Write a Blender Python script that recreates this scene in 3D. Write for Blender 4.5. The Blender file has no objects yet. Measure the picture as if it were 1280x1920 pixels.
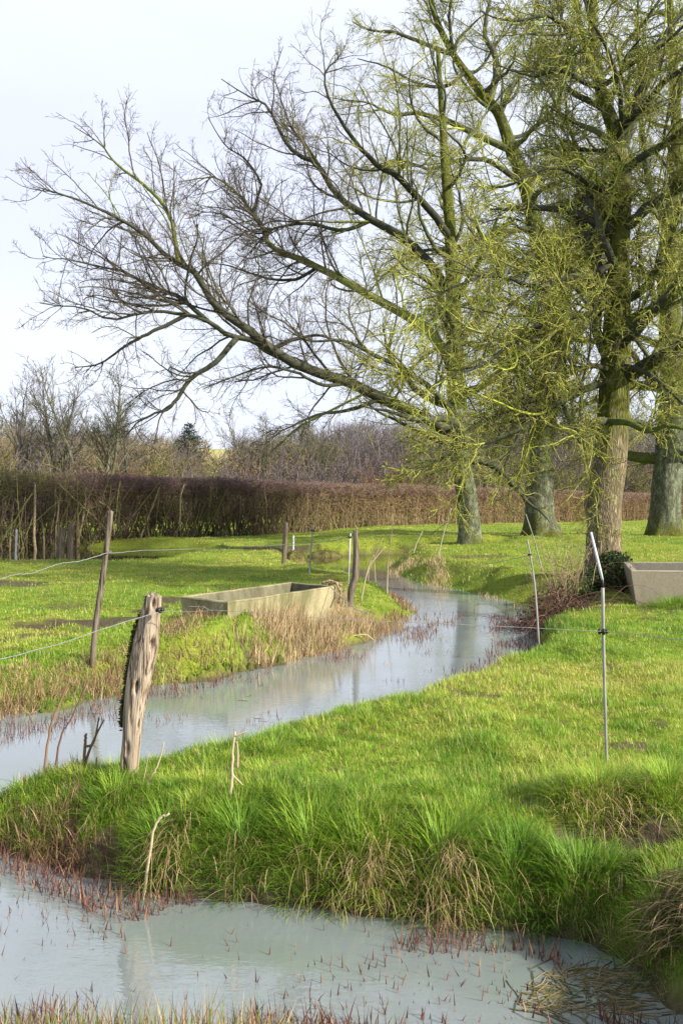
import bpy, math, random
import numpy as np
from mathutils import Vector
R = np.random.default_rng(7)
random.seed(7)
scene = bpy.context.scene
C = scene.collection

# ---------------------------------------------------------------- camera
F = 1600.0          # focal length in photo pixels (photo 1280 x 1920)
EYE = 1.85          # metres above the water
HZ = 945.0          # horizon row in the photo
cam_d = bpy.data.cameras.new("camera")
cam = bpy.data.objects.new("camera", cam_d)
C.objects.link(cam)
cam.location = (0, 0, EYE)
cam.rotation_euler = (math.radians(90), 0, 0)
cam_d.sensor_fit = 'VERTICAL'
cam_d.sensor_height = 36.0
cam_d.lens = F / 1920 * 36.0
cam_d.shift_y = -(960 - HZ) / 1920
cam_d.clip_start = 0.1
cam_d.clip_end = 3000
scene.camera = cam

# ---------------------------------------------------------------- light
SUN_EL, SUN_AZ = math.radians(29), math.radians(117)     # azimuth clockwise from +Y (view direction)
world = bpy.data.worlds.new("World")
scene.world = world
world.use_nodes = True
nt = world.node_tree
nt.nodes.clear()
out = nt.nodes.new('ShaderNodeOutputWorld')
bg = nt.nodes.new('ShaderNodeBackground')
sky = nt.nodes.new('ShaderNodeTexSky')
sky.sky_type = 'NISHITA'
sky.sun_disc = False
sky.sun_elevation = SUN_EL
sky.sun_rotation = SUN_AZ
sky.air_density = 1.0
sky.dust_density = 1.5
tc = nt.nodes.new('ShaderNodeTexCoord')
mp = nt.nodes.new('ShaderNodeMapping')
mp.inputs['Scale'].default_value = (1.2, 1.2, 3.2)
n1 = nt.nodes.new('ShaderNodeTexNoise')
n1.inputs['Scale'].default_value = 1.7
n1.inputs['Detail'].default_value = 5
n1.inputs['Roughness'].default_value = 0.5
rp = nt.nodes.new('ShaderNodeValToRGB')
rp.color_ramp.elements[0].position = 0.33
rp.color_ramp.elements[0].color = (4.15, 4.35, 5.35, 1)
rp.color_ramp.elements[1].position = 0.66
rp.color_ramp.elements[1].color = (4.6, 4.85, 5.45, 1)
mx = nt.nodes.new('ShaderNodeMix')
mx.data_type = 'RGBA'
mx.inputs[0].default_value = 0.93
L = nt.links.new
L(tc.outputs['Generated'], mp.inputs['Vector'])
L(mp.outputs[0], n1.inputs['Vector'])
L(n1.outputs['Fac'], rp.inputs[0])
L(sky.outputs[0], mx.inputs['A'])
L(rp.outputs[0], mx.inputs['B'])
L(mx.outputs['Result'], bg.inputs['Color'])
bg.inputs['Strength'].default_value = 0.1
L(bg.outputs[0], out.inputs[0])

sun_d = bpy.data.lights.new("sun", 'SUN')
sun_d.energy = 4.9
sun_d.angle = math.radians(2.0)
sun_d.color = (1.0, 0.91, 0.76)
sun = bpy.data.objects.new("sun", sun_d)
C.objects.link(sun)
sdir = Vector((math.sin(SUN_AZ) * math.cos(SUN_EL), math.cos(SUN_AZ) * math.cos(SUN_EL), math.sin(SUN_EL)))
sun.rotation_euler = sdir.to_track_quat('Z', 'Y').to_euler()
sun.location = (30, -5, 20)

scene.view_settings.view_transform = 'Standard'
scene.view_settings.look = 'None'
scene.view_settings.gamma = 1
scene.view_settings.exposure = 1.15
scene.render.engine = 'CYCLES'
scene.cycles.use_denoising = True
scene.cycles.max_bounces = 6
scene.cycles.diffuse_bounces = 3
scene.cycles.glossy_bounces = 3
scene.cycles.transmission_bounces = 3
scene.cycles.transparent_max_bounces = 6

# ---------------------------------------------------------------- helpers
def W(px, py, z=0.0):
    """photo pixel seen on the level z -> ground point"""
    Y = (EYE - z) * F / (py - HZ)
    return np.array(((px - 640) * Y / F, Y, z))

def PD(px, py, Y):
    """photo pixel at the distance Y"""
    return np.array(((px - 640) * Y / F, Y, EYE - (py - HZ) * Y / F))

def sstep(a, b, x):
    t = np.clip((np.asarray(x, float) - a) / (b - a), 0, 1)
    return t * t * (3 - 2 * t)

def _hash(ix, iy, s):
    h = (ix.astype(np.int64) * 374761393 + iy.astype(np.int64) * 668265263 + s * 1274126177) & 0xFFFFFFFF
    h = ((h ^ (h >> 13)) * 1103515245) & 0xFFFFFFFF
    h = (h ^ (h >> 16)) & 0xFFFFFF
    return h / float(0xFFFFFF)

def vn(x, y, s=0):
    x = np.asarray(x, float); y = np.asarray(y, float)
    ix = np.floor(x); iy = np.floor(y)
    fx = x - ix; fy = y - iy
    fx = fx * fx * (3 - 2 * fx); fy = fy * fy * (3 - 2 * fy)
    a = _hash(ix, iy, s); b = _hash(ix + 1, iy, s); c = _hash(ix, iy + 1, s); d = _hash(ix + 1, iy + 1, s)
    return (a * (1 - fx) + b * fx) * (1 - fy) + (c * (1 - fx) + d * fx) * fy

def fbm(x, y, s=0, o=4):
    r = 0; a = 0.5; t = 0
    for k in range(o):
        r = r + a * vn(np.asarray(x) * 2 ** k + 17 * k, np.asarray(y) * 2 ** k, s + k); t += a; a *= 0.5
    return r / t

def unit(v):
    return v / np.maximum(np.linalg.norm(v, axis=-1, keepdims=True), 1e-9)

class Geo:
    """collects vertices, faces and one colour per vertex, builds ONE mesh object"""
    def __init__(s):
        s.v = []; s.f4 = []; s.f3 = []; s.c = []; s.n = 0
    def add(s, v, f4=None, f3=None, col=None):
        v = np.asarray(v, float).reshape(-1, 3)
        if f4 is not None and len(f4): s.f4.append(np.asarray(f4, int).reshape(-1, 4) + s.n)
        if f3 is not None and len(f3): s.f3.append(np.asarray(f3, int).reshape(-1, 3) + s.n)
        if col is None: col = np.ones((len(v), 3))
        col = np.asarray(col, float)
        if col.ndim == 1: col = np.tile(col, (len(v), 1))
        s.v.append(v); s.c.append(col); s.n += len(v)
    def build(s, name, mat, parent=None, smooth=True, loc=None):
        me = bpy.data.meshes.new(name)
        v = np.concatenate(s.v) if s.v else np.zeros((0, 3))
        if loc is not None: v = v - np.asarray(loc, float)
        f4 = np.concatenate(s.f4) if s.f4 else np.zeros((0, 4), int)
        f3 = np.concatenate(s.f3) if s.f3 else np.zeros((0, 3), int)
        me.vertices.add(len(v)); me.vertices.foreach_set('co', v.astype(np.float32).ravel())
        nl = f4.size + f3.size
        me.loops.add(nl); me.loops.foreach_set('vertex_index', np.concatenate([f4.ravel(), f3.ravel()]).astype(np.int32))
        me.polygons.add(len(f4) + len(f3))
        ls = np.concatenate([np.arange(len(f4)) * 4, f4.size + np.arange(len(f3)) * 3]).astype(np.int32)
        me.polygons.foreach_set('loop_start', ls)
        me.polygons.foreach_set('use_smooth', np.full(len(ls), smooth))
        col = np.concatenate(s.c)
        a = me.attributes.new('col', 'FLOAT_COLOR', 'POINT')
        a.data.foreach_set('color', np.hstack([col, np.ones((len(col), 1))]).astype(np.float32).ravel())
        me.update(calc_edges=True)
        me.validate()
        me.materials.append(mat)
        o = bpy.data.objects.new(name, me)
        C.objects.link(o)
        if loc is not None: o.location = loc
        if parent is not None:
            o.parent = parent
        return o
    # ---- shapes
    def tubes(s, paths, rad, sides=5, col=None):
        """paths N x P x 3, rad N x P, col N x P x 3 or (3,)"""
        paths = np.asarray(paths, float); rad = np.asarray(rad, float)
        N, P, _ = paths.shape
        if N == 0: return
        t = unit(np.gradient(paths, axis=1))
        ax = unit(paths[:, -1] - paths[:, 0])
        ref = np.where(np.abs(ax[:, 2:3]) > 0.8, np.array([[1.0, 0.13, 0]]), np.array([[0.1, 0.07, 1.0]]))
        n = unit(np.cross(t, ref[:, None, :])); b = np.cross(t, n)
        an = np.arange(sides) * 2 * np.pi / sides
        ring = n[:, :, None, :] * np.cos(an)[None, None, :, None] + b[:, :, None, :] * np.sin(an)[None, None, :, None]
        v = paths[:, :, None, :] + ring * rad[:, :, None, None]
        i = np.arange(N)[:, None, None] * P * sides + np.arange(P - 1)[None, :, None] * sides
        k = np.arange(sides)[None, None, :]; k2 = (k + 1) % sides
        f = np.stack([i + k, i + k2, i + sides + k2, i + sides + k], -1).reshape(-1, 4)
        if col is not None:
            col = np.asarray(col, float)
            if col.ndim == 3: col = np.repeat(col[:, :, None, :], sides, 2).reshape(-1, 3)
            elif col.ndim == 2: col = np.repeat(col, P * sides, 0)
        s.add(v.reshape(-1, 3), f, None, col)
    def rod(s, pts, r, sides=8, col=None, cap=True):
        pts = np.asarray(pts, float); r = np.broadcast_to(np.asarray(r, float), (len(pts),)).copy()
        if cap:
            d0 = unit(pts[0] - pts[1]); d1 = unit(pts[-1] - pts[-2])
            pts = np.vstack([pts[0], pts[0], pts, pts[-1], pts[-1]])
            pts[0] += d0 * 1e-4; pts[-1] += d1 * 1e-4
            r = np.concatenate([[1e-5, r[0] * 0.98], r, [r[-1] * 0.98, 1e-5]])
            pts[1] = pts[2] + d0 * 5e-5; pts[-2] = pts[-3] + d1 * 5e-5
        s.tubes(pts[None], r[None], sides, col)
    def box(s, c, size, rz=0.0, col=None):
        x, y, z = np.asarray(size, float) / 2
        v = np.array([[a, b, d] for a in (-x, x) for b in (-y, y) for d in (-z, z)])
        ca, sa = math.cos(rz), math.sin(rz)
        v = v @ np.array([[ca, sa, 0], [-sa, ca, 0], [0, 0, 1]]) + np.asarray(c, float)
        f = [[0, 1, 3, 2], [4, 6, 7, 5], [0, 4, 5, 1], [2, 3, 7, 6], [0, 2, 6, 4], [1, 5, 7, 3]]
        s.add(v, f, None, col)
    def blades(s, base, h, w, lean, bend, az, col, seg=3, flat=None):
        """grass blades: base N x 3, height, width, lean (rad from vertical), bend (extra rad at tip), az heading"""
        N = len(base)
        if N == 0: return
        h = np.broadcast_to(h, (N,)); w = np.broadcast_to(w, (N,))
        d = np.stack([np.cos(az), np.sin(az), np.zeros(N)], -1)
        fa = az + np.pi / 2 if flat is None else flat
        sd = np.stack([np.cos(fa), np.sin(fa), np.zeros(N)], -1)
        p = base.copy(); rows = []
        for k in range(seg + 1):
            ww = w * (1 - (k / seg) ** 1.6) * 0.5
            if k < seg:
                rows += [p - sd * ww[:, None], p + sd * ww[:, None]]
            else:
                rows += [p]
            ang = lean + bend * (k + 0.5) / seg
            p = p + (d * np.sin(ang)[:, None] + np.array([0, 0, 1.0]) * np.cos(ang)[:, None]) * (h / seg)[:, None]
        m = 2 * seg + 1
        v = np.stack(rows, 1).reshape(-1, 3)
        b0 = np.arange(N)[:, None] * m
        q = []
        for k in range(seg - 1):
            q.append(np.stack([b0[:, 0] + 2 * k, b0[:, 0] + 2 * k + 1, b0[:, 0] + 2 * k + 3, b0[:, 0] + 2 * k + 2], -1))
        t = np.stack([b0[:, 0] + 2 * seg - 2, b0[:, 0] + 2 * seg - 1, b0[:, 0] + 2 * seg], -1)
        s.add(v, np.concatenate(q) if q else None, t, np.repeat(col, m, 0))

def tag(o, label=None, cat=None, group=None, kind=None):
    if label: o['label'] = label
    if cat: o['category'] = cat
    if group: o['group'] = group
    if kind: o['kind'] = kind
    return o

def empty(name, loc, label, cat, group=None):
    o = bpy.data.objects.new(name, None)
    C.objects.link(o)
    o.location = loc
    o.empty_display_size = 0.1
    return tag(o, label, cat, group)

def child(g, name, mat, parent, smooth=True):
    """part built in world coordinates under an Empty that is only translated"""
    o = g.build(name, mat, None, smooth, loc=parent.location if parent.parent is None else None)
    o.parent = parent
    o.location = (0, 0, 0)
    return o

# ---------------------------------------------------------------- materials
class M:
    def __init__(s, name, rough=0.9, spec=0.2):
        s.m = bpy.data.materials.new(name); s.m.use_nodes = True
        s.t = s.m.node_tree; s.p = s.t.nodes['Principled BSDF']; s.o = s.t.nodes['Material Output']
        s.p.inputs['Roughness'].default_value = rough
        s.p.inputs['Specular IOR Level'].default_value = spec
    def n(s, typ, **kw):
        x = s.t.nodes.new('ShaderNode' + typ)
        for k, v in kw.items():
            if k in x.inputs: x.inputs[k].default_value = v
            else: setattr(x, k, v)
        return x
    def l(s, a, b): s.t.links.new(a, b)
    def coord(s, scale=(1, 1, 1), which='Object'):
        t = s.n('TexCoord'); m = s.n('Mapping'); m.inputs['Scale'].default_value = scale
        s.l(t.outputs[which], m.inputs['Vector']); return m.outputs[0]
    def noise(s, vec, scale, detail=4, rough=0.55):
        x = s.n('TexNoise'); x.inputs['Scale'].default_value = scale; x.inputs['Detail'].default_value = detail
        x.inputs['Roughness'].default_value = rough
        s.l(vec, x.inputs['Vector']); return x.outputs['Fac']
    def ramp(s, fac, stops):
        x = s.n('ValToRGB'); cr = x.color_ramp
        while len(cr.elements) < len(stops): cr.elements.new(0.5)
        for e, (p, c) in zip(cr.elements, stops):
            e.position = p; e.color = tuple(c) + (1,) if len(c) == 3 else c
        s.l(fac, x.inputs[0]); return x.outputs[0]
    def mix(s, fac, a, b, blend='MIX'):
        x = s.n('Mix', data_type='RGBA', blend_type=blend)
        for sock, val in ((x.inputs[0], fac), (x.inputs['A'], a), (x.inputs['B'], b)):
            if isinstance(val, (int, float)): sock.default_value = val
            elif isinstance(val, tuple): sock.default_value = val + (1,) if len(val) == 3 else val
            else: s.l(val, sock)
        return x.outputs['Result']
    def attr(s, name='col'):
        x = s.n('Attribute'); x.attribute_name = name; return x.outputs['Color']
    def bump(s, h, strength=0.5, dist=0.02):
        x = s.n('Bump'); x.inputs['Strength'].default_value = strength; x.inputs['Distance'].default_value = dist
        s.l(h, x.inputs['Height']); s.l(x.outputs[0], s.p.inputs['Normal']); return x
    def base(s, c):
        if isinstance(c, tuple): s.p.inputs['Base Color'].default_value = c + (1,)
        else: s.l(c, s.p.inputs['Base Color'])

def leaf_mat(name, trans=0.35, rough=0.6):
    """colour from the vertex attribute, light passes partly through"""
    m = M(name, rough, 0.25)
    c = m.attr(); m.base(c)
    tr = m.n('BsdfTranslucent'); m.l(c, tr.inputs['Color'])
    ms = m.n('MixShader'); ms.inputs[0].default_value = trans
    m.l(m.p.outputs[0], ms.inputs[1]); m.l(tr.outputs[0], ms.inputs[2]); m.l(ms.outputs[0], m.o.inputs[0])
    return m.m
MAT_GRASS = leaf_mat('grass_blades', 0.38, 0.5)
MAT_DRY = leaf_mat('dry_stems', 0.2, 0.75)

def twig_mat():
    m = M('twigs', 0.85, 0.15)
    v = m.coord()
    n = m.noise(v, 9.0, 3)
    m.base(m.mix(1.0, m.attr(), m.ramp(n, [(0.3, (0.72, 0.72, 0.72)), (0.7, (1.25, 1.25, 1.2))]), 'MULTIPLY'))
    return m.m
MAT_TWIG = twig_mat()

def bark_mat(name, light, dark, lichen, moss_h, lich=0.5):
    m = M(name, 0.9, 0.15)
    v = m.coord((1, 1, 0.09))
    vo = m.n('TexVoronoi', feature='DISTANCE_TO_EDGE'); vo.inputs['Scale'].default_value = 44
    nz = m.noise(v, 10, 5, 0.65)
    wv = m.n('VectorMath', operation='ADD')
    sc = m.n('VectorMath', operation='SCALE'); sc.inputs['Scale'].default_value = 0.16
    tn = m.n('TexNoise'); tn.inputs['Scale'].default_value = 7; m.l(v, tn.inputs['Vector'])
    m.l(tn.outputs['Color'], sc.inputs[0]); m.l(v, wv.inputs[0]); m.l(sc.outputs[0], wv.inputs[1]); m.l(wv.outputs[0], vo.inputs['Vector'])
    crack = m.ramp(vo.outputs['Distance'], [(0.0, (0.0, 0.0, 0.0)), (0.28, (1, 1, 1))])
    c = m.mix(crack, dark, m.ramp(nz, [(0.3, tuple(0.72 * x for x in light)), (0.7, light)]))
    v2 = m.coord((1, 1, 0.6))
    ln = m.noise(v2, 5.5, 6, 0.7)
    lm = m.ramp(ln, [(0.60 - 0.18 * lich, (0, 0, 0)), (0.70 - 0.14 * lich, (1, 1, 1))])
    mul = m.n('Math', operation='MULTIPLY'); m.l(lm, mul.inputs[0]); mul.inputs[1].default_value = 0.75
    c = m.mix(mul.outputs[0], c, lichen)
    # moss from the attribute, broken by noise
    at = m.n('Attribute'); at.attribute_name = 'col'
    sep = m.n('SeparateColor'); m.l(at.outputs['Color'], sep.inputs[0])
    ad = m.n('Math', operation='ADD'); m.l(sep.outputs[0], ad.inputs[0]); m.l(m.noise(m.coord(), 3.5, 6, 0.7), ad.inputs[1])
    mm = m.ramp(ad.outputs[0], [(0.72, (0, 0, 0)), (0.95, (1, 1, 1))])
    mossc = m.ramp(m.noise(m.coord(), 14, 4), [(0.3, (0.035, 0.05, 0.012)), (0.7, (0.15, 0.16, 0.02))])
    c = m.mix(mm, c, mossc)
    m.base(c)
    hh = m.mix(0.35, crack, nz)
    m.bump(hh, 0.9, 0.035)
    return m.m
MAT_BARK_PALE = bark_mat('bark_pale_oak', (0.36, 0.30, 0.19), (0.075, 0.06, 0.035), (0.26, 0.29, 0.20), 0.3, 0.15)
MAT_BARK_LICHEN = bark_mat('bark_lichen_oak', (0.19, 0.195, 0.125), (0.04, 0.045, 0.03), (0.235, 0.28, 0.19), 0.5, 0.7)

def simple_mat(name, a, b, scale=20, rough=0.8, stretch=(1, 1, 1), bump=0.3, dist=0.005, spec=0.2, metal=0.0, lo=0.35, hi=0.65):
    m = M(name, rough, spec)
    v = m.coord(stretch)
    n = m.noise(v, scale, 5, 0.6)
    m.base(m.ramp(n, [(lo, a), (hi, b)]))
    m.p.inputs['Metallic'].default_value = metal
    if bump: m.bump(n, bump, dist)
    return m.m

# ---------------------------------------------------------------- water outlines and terrain
def poly(pts): return np.array([W(*p)[:2] for p in pts])
STREAM = poly([(-700, 1480, 0), (-150, 1385, 0), (0, 1352, 0), (100, 1336, 0), (200, 1312, 0), (290, 1291, 0), (400, 1276, 0), (500, 1252, 0), (560, 1236, 0),
               (650, 1215, 0), (720, 1192, 0), (775, 1170, 0), (795, 1150, 0), (775, 1127, 0), (735, 1104, 0), (690, 1088, 0), (640, 1081, 0),
               (600, 1074, 0), (568, 1063, 0), (550, 1052, 0), (560, 1045, 0), (620, 1043, 0), (700, 1040, 0), (770, 1039, 0), (860, 1039, 0), (950, 1039, 0),
               (940, 1046, 0), (860, 1047, 0), (760, 1049, 0), (728, 1055, 0), (722, 1066, 0), (740, 1080, 0), (765, 1090, 0), (800, 1096, 0), (850, 1107, 0), (900, 1118, 0), (950, 1130, 0),
               (985, 1144, 0), (998, 1162, 0), (1010, 1182, 0.05), (1012, 1200, 0.28), (980, 1212, 0.3), (900, 1241, 0.3), (830, 1260, 0.3), (730, 1300, 0.3),
               (640, 1328, 0.3), (560, 1350, 0.3), (440, 1378, 0.3), (330, 1404, 0.3), (280, 1414, 0.3), (190, 1434, 0.28), (80, 1458, 0.22),
               (0, 1482, 0.2), (-150, 1530, 0.2), (-700, 1720, 0.2)])
POOL = poly([(-700, 1625, 0), (-300, 1585, 0), (-120, 1583, 0), (0, 1592, 0), (100, 1613, 0), (180, 1650, 0), (260, 1676, 0), (330, 1692, 0), (450, 1688, 0), (560, 1698, 0), (640, 1708, 0), (700, 1716, 0),
             (800, 1728, 0), (900, 1738, 0), (1000, 1750, 0), (1100, 1768, 0), (1170, 1795, 0), (1225, 1840, 0), (1262, 1905, 0), (1290, 2100, 0),
             (900, 2140, 0), (640, 1975, 0.06), (480, 1935, 0.08), (300, 1912, 0.1), (140, 1915, 0.1), (0, 1925, 0.1), (-200, 1950, 0.1), (-700, 2000, 0.1)])
POND = poly([(-500, 1052, 0.15), (-100, 1053, 0.15), (0, 1053, 0.15), (100, 1053, 0.15), (200, 1052, 0.15), (280, 1050, 0.15), (350, 1042, 0.05), (382, 1034, 0),
             (340, 1030, 0), (250, 1029, 0), (100, 1028, 0), (-100, 1027, 0), (-500, 1026, 0)])
WATERS = [STREAM, POOL, POND]

def sdf(x, y, P):
    """distance to the outline, negative inside"""
    x = np.asarray(x, float); y = np.asarray(y, float)
    d = np.full(x.shape, 1e9); ins = np.zeros(x.shape, bool)
    for (ax, ay), (bx, by) in zip(P, np.roll(P, -1, 0)):
        ex, ey = bx - ax, by - ay
        t = np.clip(((x - ax) * ex + (y - ay) * ey) / (ex * ex + ey * ey + 1e-12), 0, 1)
        d = np.minimum(d, (x - ax - t * ex) ** 2 + (y - ay - t * ey) ** 2)
        if abs(ey) > 1e-12:
            c = ((ay > y) != (by > y)) & (x < ex * (y - ay) / ey + ax)
            ins ^= c
    d = np.sqrt(d)
    return np.where(ins, -d, d)

def wdist(x, y):
    d = np.minimum(np.minimum(sdf(x, y, STREAM), sdf(x, y, POOL)), sdf(x, y, POND))
    return d + (fbm(np.asarray(x) * 3.1, np.asarray(y) * 3.1, 5, 3) - 0.5) * 0.22

def streamside(x, y):
    """1 on the left meadow beyond the stream"""
    # far bank polyline X as function of Y (left meadow lies to the left of it)
    ys = np.array([2, 6.5, 7.3, 8.5, 10, 11.5, 13.2, 14.4, 16, 19, 22, 27, 34])
    xs = np.array([-6, -3.5, -2.9, -1.9, -0.6, 0.05, 1.0, 1.3, 1.2, 0.6, -0.3, -1.2, -1.2])
    return sstep(0.6, -0.6, x - np.interp(y, ys, xs)) * sstep(5.0, 6.5, y)

TRA = W(338, 1118, 0.72)[:2]; TRB = W(427, 1129, 0.72)[:2]
TRI = np.linalg.inv(np.stack([TRB - TRA, np.array([1.24, 1.93])], 1))
HUM = np.array((1.29, 4.02))          # tussock hummock over the bare hollow
def terrain(x, y, wd=None):
    x = np.asarray(x, float); y = np.asarray(y, float)
    if wd is None: wd = wdist(x, y)
    left = streamside(x, y)
    H = 0.34 + 0.30 * sstep(13, 30, y) * sstep(-3.5, 3.0, x)
    H = H - 0.08 * left * sstep(40, 20, y)
    H = H + (fbm(x * 0.45, y * 0.45, 11, 3) - 0.5) * 0.14 + (fbm(x * 2.3, y * 2.3, 21, 3) - 0.5) * 0.075 * sstep(60, 20, y)
    bumpy = sstep(0.56, 0.75, fbm(x * 1.15, y * 1.15, 31, 2))
    H = H + bumpy * 0.05
    st0, st1 = TRI[0, 0] * (x - TRA[0]) + TRI[0, 1] * (y - TRA[1]), TRI[1, 0] * (x - TRA[0]) + TRI[1, 1] * (y - TRA[1])
    outd = np.maximum(np.maximum(-st0, st0 - 1) * 0.87, np.maximum(-st1, st1 - 1) * 2.29)
    H = H + 0.33 * np.exp(-((x + 1.1) / 1.2) ** 2 - ((y - 10.1) / 1.4) ** 2) * left * sstep(-0.13, -0.02, outd)
    # the small eroded hollow with its hummock
    r1 = ((x - HUM[0] - 0.02) / 0.40) ** 2 + ((y - HUM[1] - 0.24) / 0.20) ** 2
    r2 = ((x - HUM[0]) / 0.33) ** 2 + ((y - HUM[1] + 0.10) / 0.17) ** 2
    H = H + 0.09 * np.exp(-r1) - 0.20 * np.exp(-r2 ** 1.5)
    H = H * (1 - 0.80 * sstep(3.35, 2.85, y) * sstep(1.45, 1.05, x) * sstep(1.5, 2.0, y))
    farright = sstep(11, 13.5, y) * (1 - left) * sstep(34, 26, y)
    w = 0.42 + 0.55 * left - 0.42 * left * np.exp(-((x + 1.0) / 1.6) ** 2 - ((y - 9.8) / 1.2) ** 2) + 0.75 * farright
    t = np.clip((wd + 0.06) / w, 0, 1)
    prof = np.where(left + farright > 0.5, t * t * (3 - 2 * t) * 0.5 + t * 0.5, 1 - (1 - t) ** 2.2)
    z = -0.10 + (H + 0.10) * prof
    z = np.where(wd < -0.06, -0.10 - 0.5 * sstep(-0.06, -1.0, wd), z)
    # land beyond: rises to a low hill
    rise = sstep(66, 185, y)
    hill = (12.6 + 2.0 * sstep(-5, -60, x) + 2 * (fbm(x * 0.012, y * 0.012, 3, 2) - 0.5))
    z = z + rise * hill
    return z

def wet(wd): return sstep(0.16, -0.02, wd)

# ground sheet
rowsY = np.concatenate([np.linspace(-25, 1.9, 14), np.exp(np.arange(math.log(2.0), math.log(900), 0.0095))])
scol = np.linspace(-1, 1, 321)
def halfw(Y): return 9 + 0.9 * np.maximum(Y, 0)
a_ = 0.47 * (np.maximum(rowsY, 0) + 1.5)
b_ = halfw(rowsY) - a_
GX = a_[:, None] * scol[None] + b_[:, None] * scol[None] ** 5
GY = np.repeat(rowsY[:, None], len(scol), 1)
gwd = wdist(GX, GY)
GZ = terrain(GX, GY, gwd)
g = Geo()
nr, nc = GX.shape
ii = np.arange(nr - 1)[:, None] * nc + np.arange(nc - 1)[None]
fq = np.stack([ii, ii + 1, ii + nc + 1, ii + nc], -1).reshape(-1, 4)
def bare(x, y, wd):
    """share of bare earth: wet edges, trodden mud, the hollow"""
    m = sstep(0.09, -0.02, wd)
    r2 = ((x - HUM[0]) / 0.33) ** 2 + ((y - HUM[1] + 0.04) / 0.15) ** 2
    m = np.maximum(m, sstep(1.3, 0.7, r2 + (fbm(x * 9, y * 9, 71, 2) - 0.5)))
    for (px, py, sx, sy, k) in MUD:
        c = W(px, py, 0.3)
        rr = ((x - c[0]) / sx) ** 2 + ((y - c[1]) / sy) ** 2
        m = np.maximum(m, k * sstep(1.5, 0.2, rr + (fbm(x * 4, y * 4, 77, 3) - 0.5) * 2.2))
    m = np.maximum(m, 0.8 * sstep(0.70, 0.78, fbm(x * 3.3, y * 3.3, 41, 3)) * sstep(26, 14, y))
    return m
MUD = [(150, 1168, 0.75, 0.5, 0.95), (250, 1160, 0.6, 0.4, 0.9), (40, 1190, 0.6, 0.35, 0.8), (25, 1092, 1.0, 0.6, 0.9), (120, 1130, 0.6, 0.4, 0.55),
       (1250, 1152, 0.7, 0.22, 0.7), (500, 1027, 1.6, 1.2, 0.9), (690, 1512, 0.10, 0.05, 0.7), (745, 1555, 0.14, 0.06, 0.8), (790, 1030, 2.6, 0.7, 0.9), (720, 1028, 1.4, 0.6, 0.8), (890, 1060, 0.8, 0.5, 0.7), (310, 1128, 0.4, 0.5, 0.9)]
gb = bare(GX, GY, gwd)
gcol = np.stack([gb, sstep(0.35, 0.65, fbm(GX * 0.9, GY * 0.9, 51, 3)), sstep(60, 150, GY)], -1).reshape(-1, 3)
g.add(np.stack([GX, GY, GZ], -1), fq, None, gcol)

def ground_mat():
    m = M('meadow_ground', 0.95, 0.1)
    v = m.coord(which='Object')
    at = m.n('Attribute'); at.attribute_name = 'col'
    sp = m.n('SeparateColor'); m.l(at.outputs['Color'], sp.inputs[0])
    n1 = m.noise(v, 14, 6, 0.7); n2 = m.noise(v, 1.3, 4, 0.6)
    grn = m.ramp(n1, [(0.3, (0.055, 0.075, 0.015)), (0.62, (0.18, 0.22, 0.03)), (0.8, (0.24, 0.25, 0.06))])
    yel = m.ramp(n1, [(0.3, (0.09, 0.10, 0.018)), (0.65, (0.24, 0.26, 0.035))])
    c = m.mix(sp.outputs[1], grn, yel)
    c = m.mix(m.ramp(n2, [(0.35, (0, 0, 0)), (0.7, (0.45, 0.45, 0.45))]), c, (0.15, 0.25, 0.025))
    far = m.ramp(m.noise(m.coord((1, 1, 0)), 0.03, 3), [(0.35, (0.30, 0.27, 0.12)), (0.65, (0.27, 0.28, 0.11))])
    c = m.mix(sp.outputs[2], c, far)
    mud = m.ramp(m.noise(v, 22, 6, 0.7), [(0.3, (0.025, 0.018, 0.013)), (0.7, (0.11, 0.085, 0.06))])
    c = m.mix(sp.outputs[0], c, mud)
    m.base(c)
    m.bump(n1, 0.8, 0.05)
    return m.m
ground = tag(g.build('ground', ground_mat()), kind='structure')

# water surfaces
def water_mat():
    m = M('murky_water', 0.015, 0.5)
    m.p.inputs['IOR'].default_value = 2.5
    v = m.coord(which='Object')
    n = m.noise(v, 0.9, 3, 0.5)
    sep = m.n('SeparateXYZ'); m.l(v, sep.inputs[0])
    mr = m.n('MapRange'); m.l(sep.outputs[1], mr.inputs[0]); mr.inputs[1].default_value = 17.0; mr.inputs[2].default_value = 26.0
    calm = mr.outputs[0]                       # still water with a darker base in the far bend and the pond
    m.base(m.mix(calm, m.ramp(n, [(0.3, (0.14, 0.17, 0.15)), (0.7, (0.18, 0.21, 0.235))]), (0.032, 0.034, 0.016)))
    a = m.noise(m.coord((1.0, 2.4, 1)), 7.0, 3, 0.5)
    b = m.noise(m.coord((1.0, 2.0, 1)), 26.0, 2, 0.5)
    bp_ = m.bump(m.mix(0.3, a, b), 0.06, 0.03)
    st_ = m.n('MapRange'); m.l(calm, st_.inputs[0]); st_.inputs[3].default_value = 0.055; st_.inputs[4].default_value = 0.012
    m.l(st_.outputs[0], bp_.inputs['Strength'])
    return m.m
MAT_WATER = water_mat()
def water_obj(name, lo, hi):
    xs = np.linspace(lo[0], hi[0], 24); ys = np.linspace(lo[1], hi[1], 24)
    X, Y = np.meshgrid(xs, ys); Z = np.zeros_like(X)
    i = np.arange(23)[:, None] * 24 + np.arange(23)[None]
    q = np.stack([i, i + 1, i + 25, i + 24], -1).reshape(-1, 4)
    g = Geo(); g.add(np.stack([X, Y, Z], -1), q)
    return tag(g.build(name, MAT_WATER), kind='structure')
water_obj('water', (-60, -1.0), (50, 64))

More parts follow.
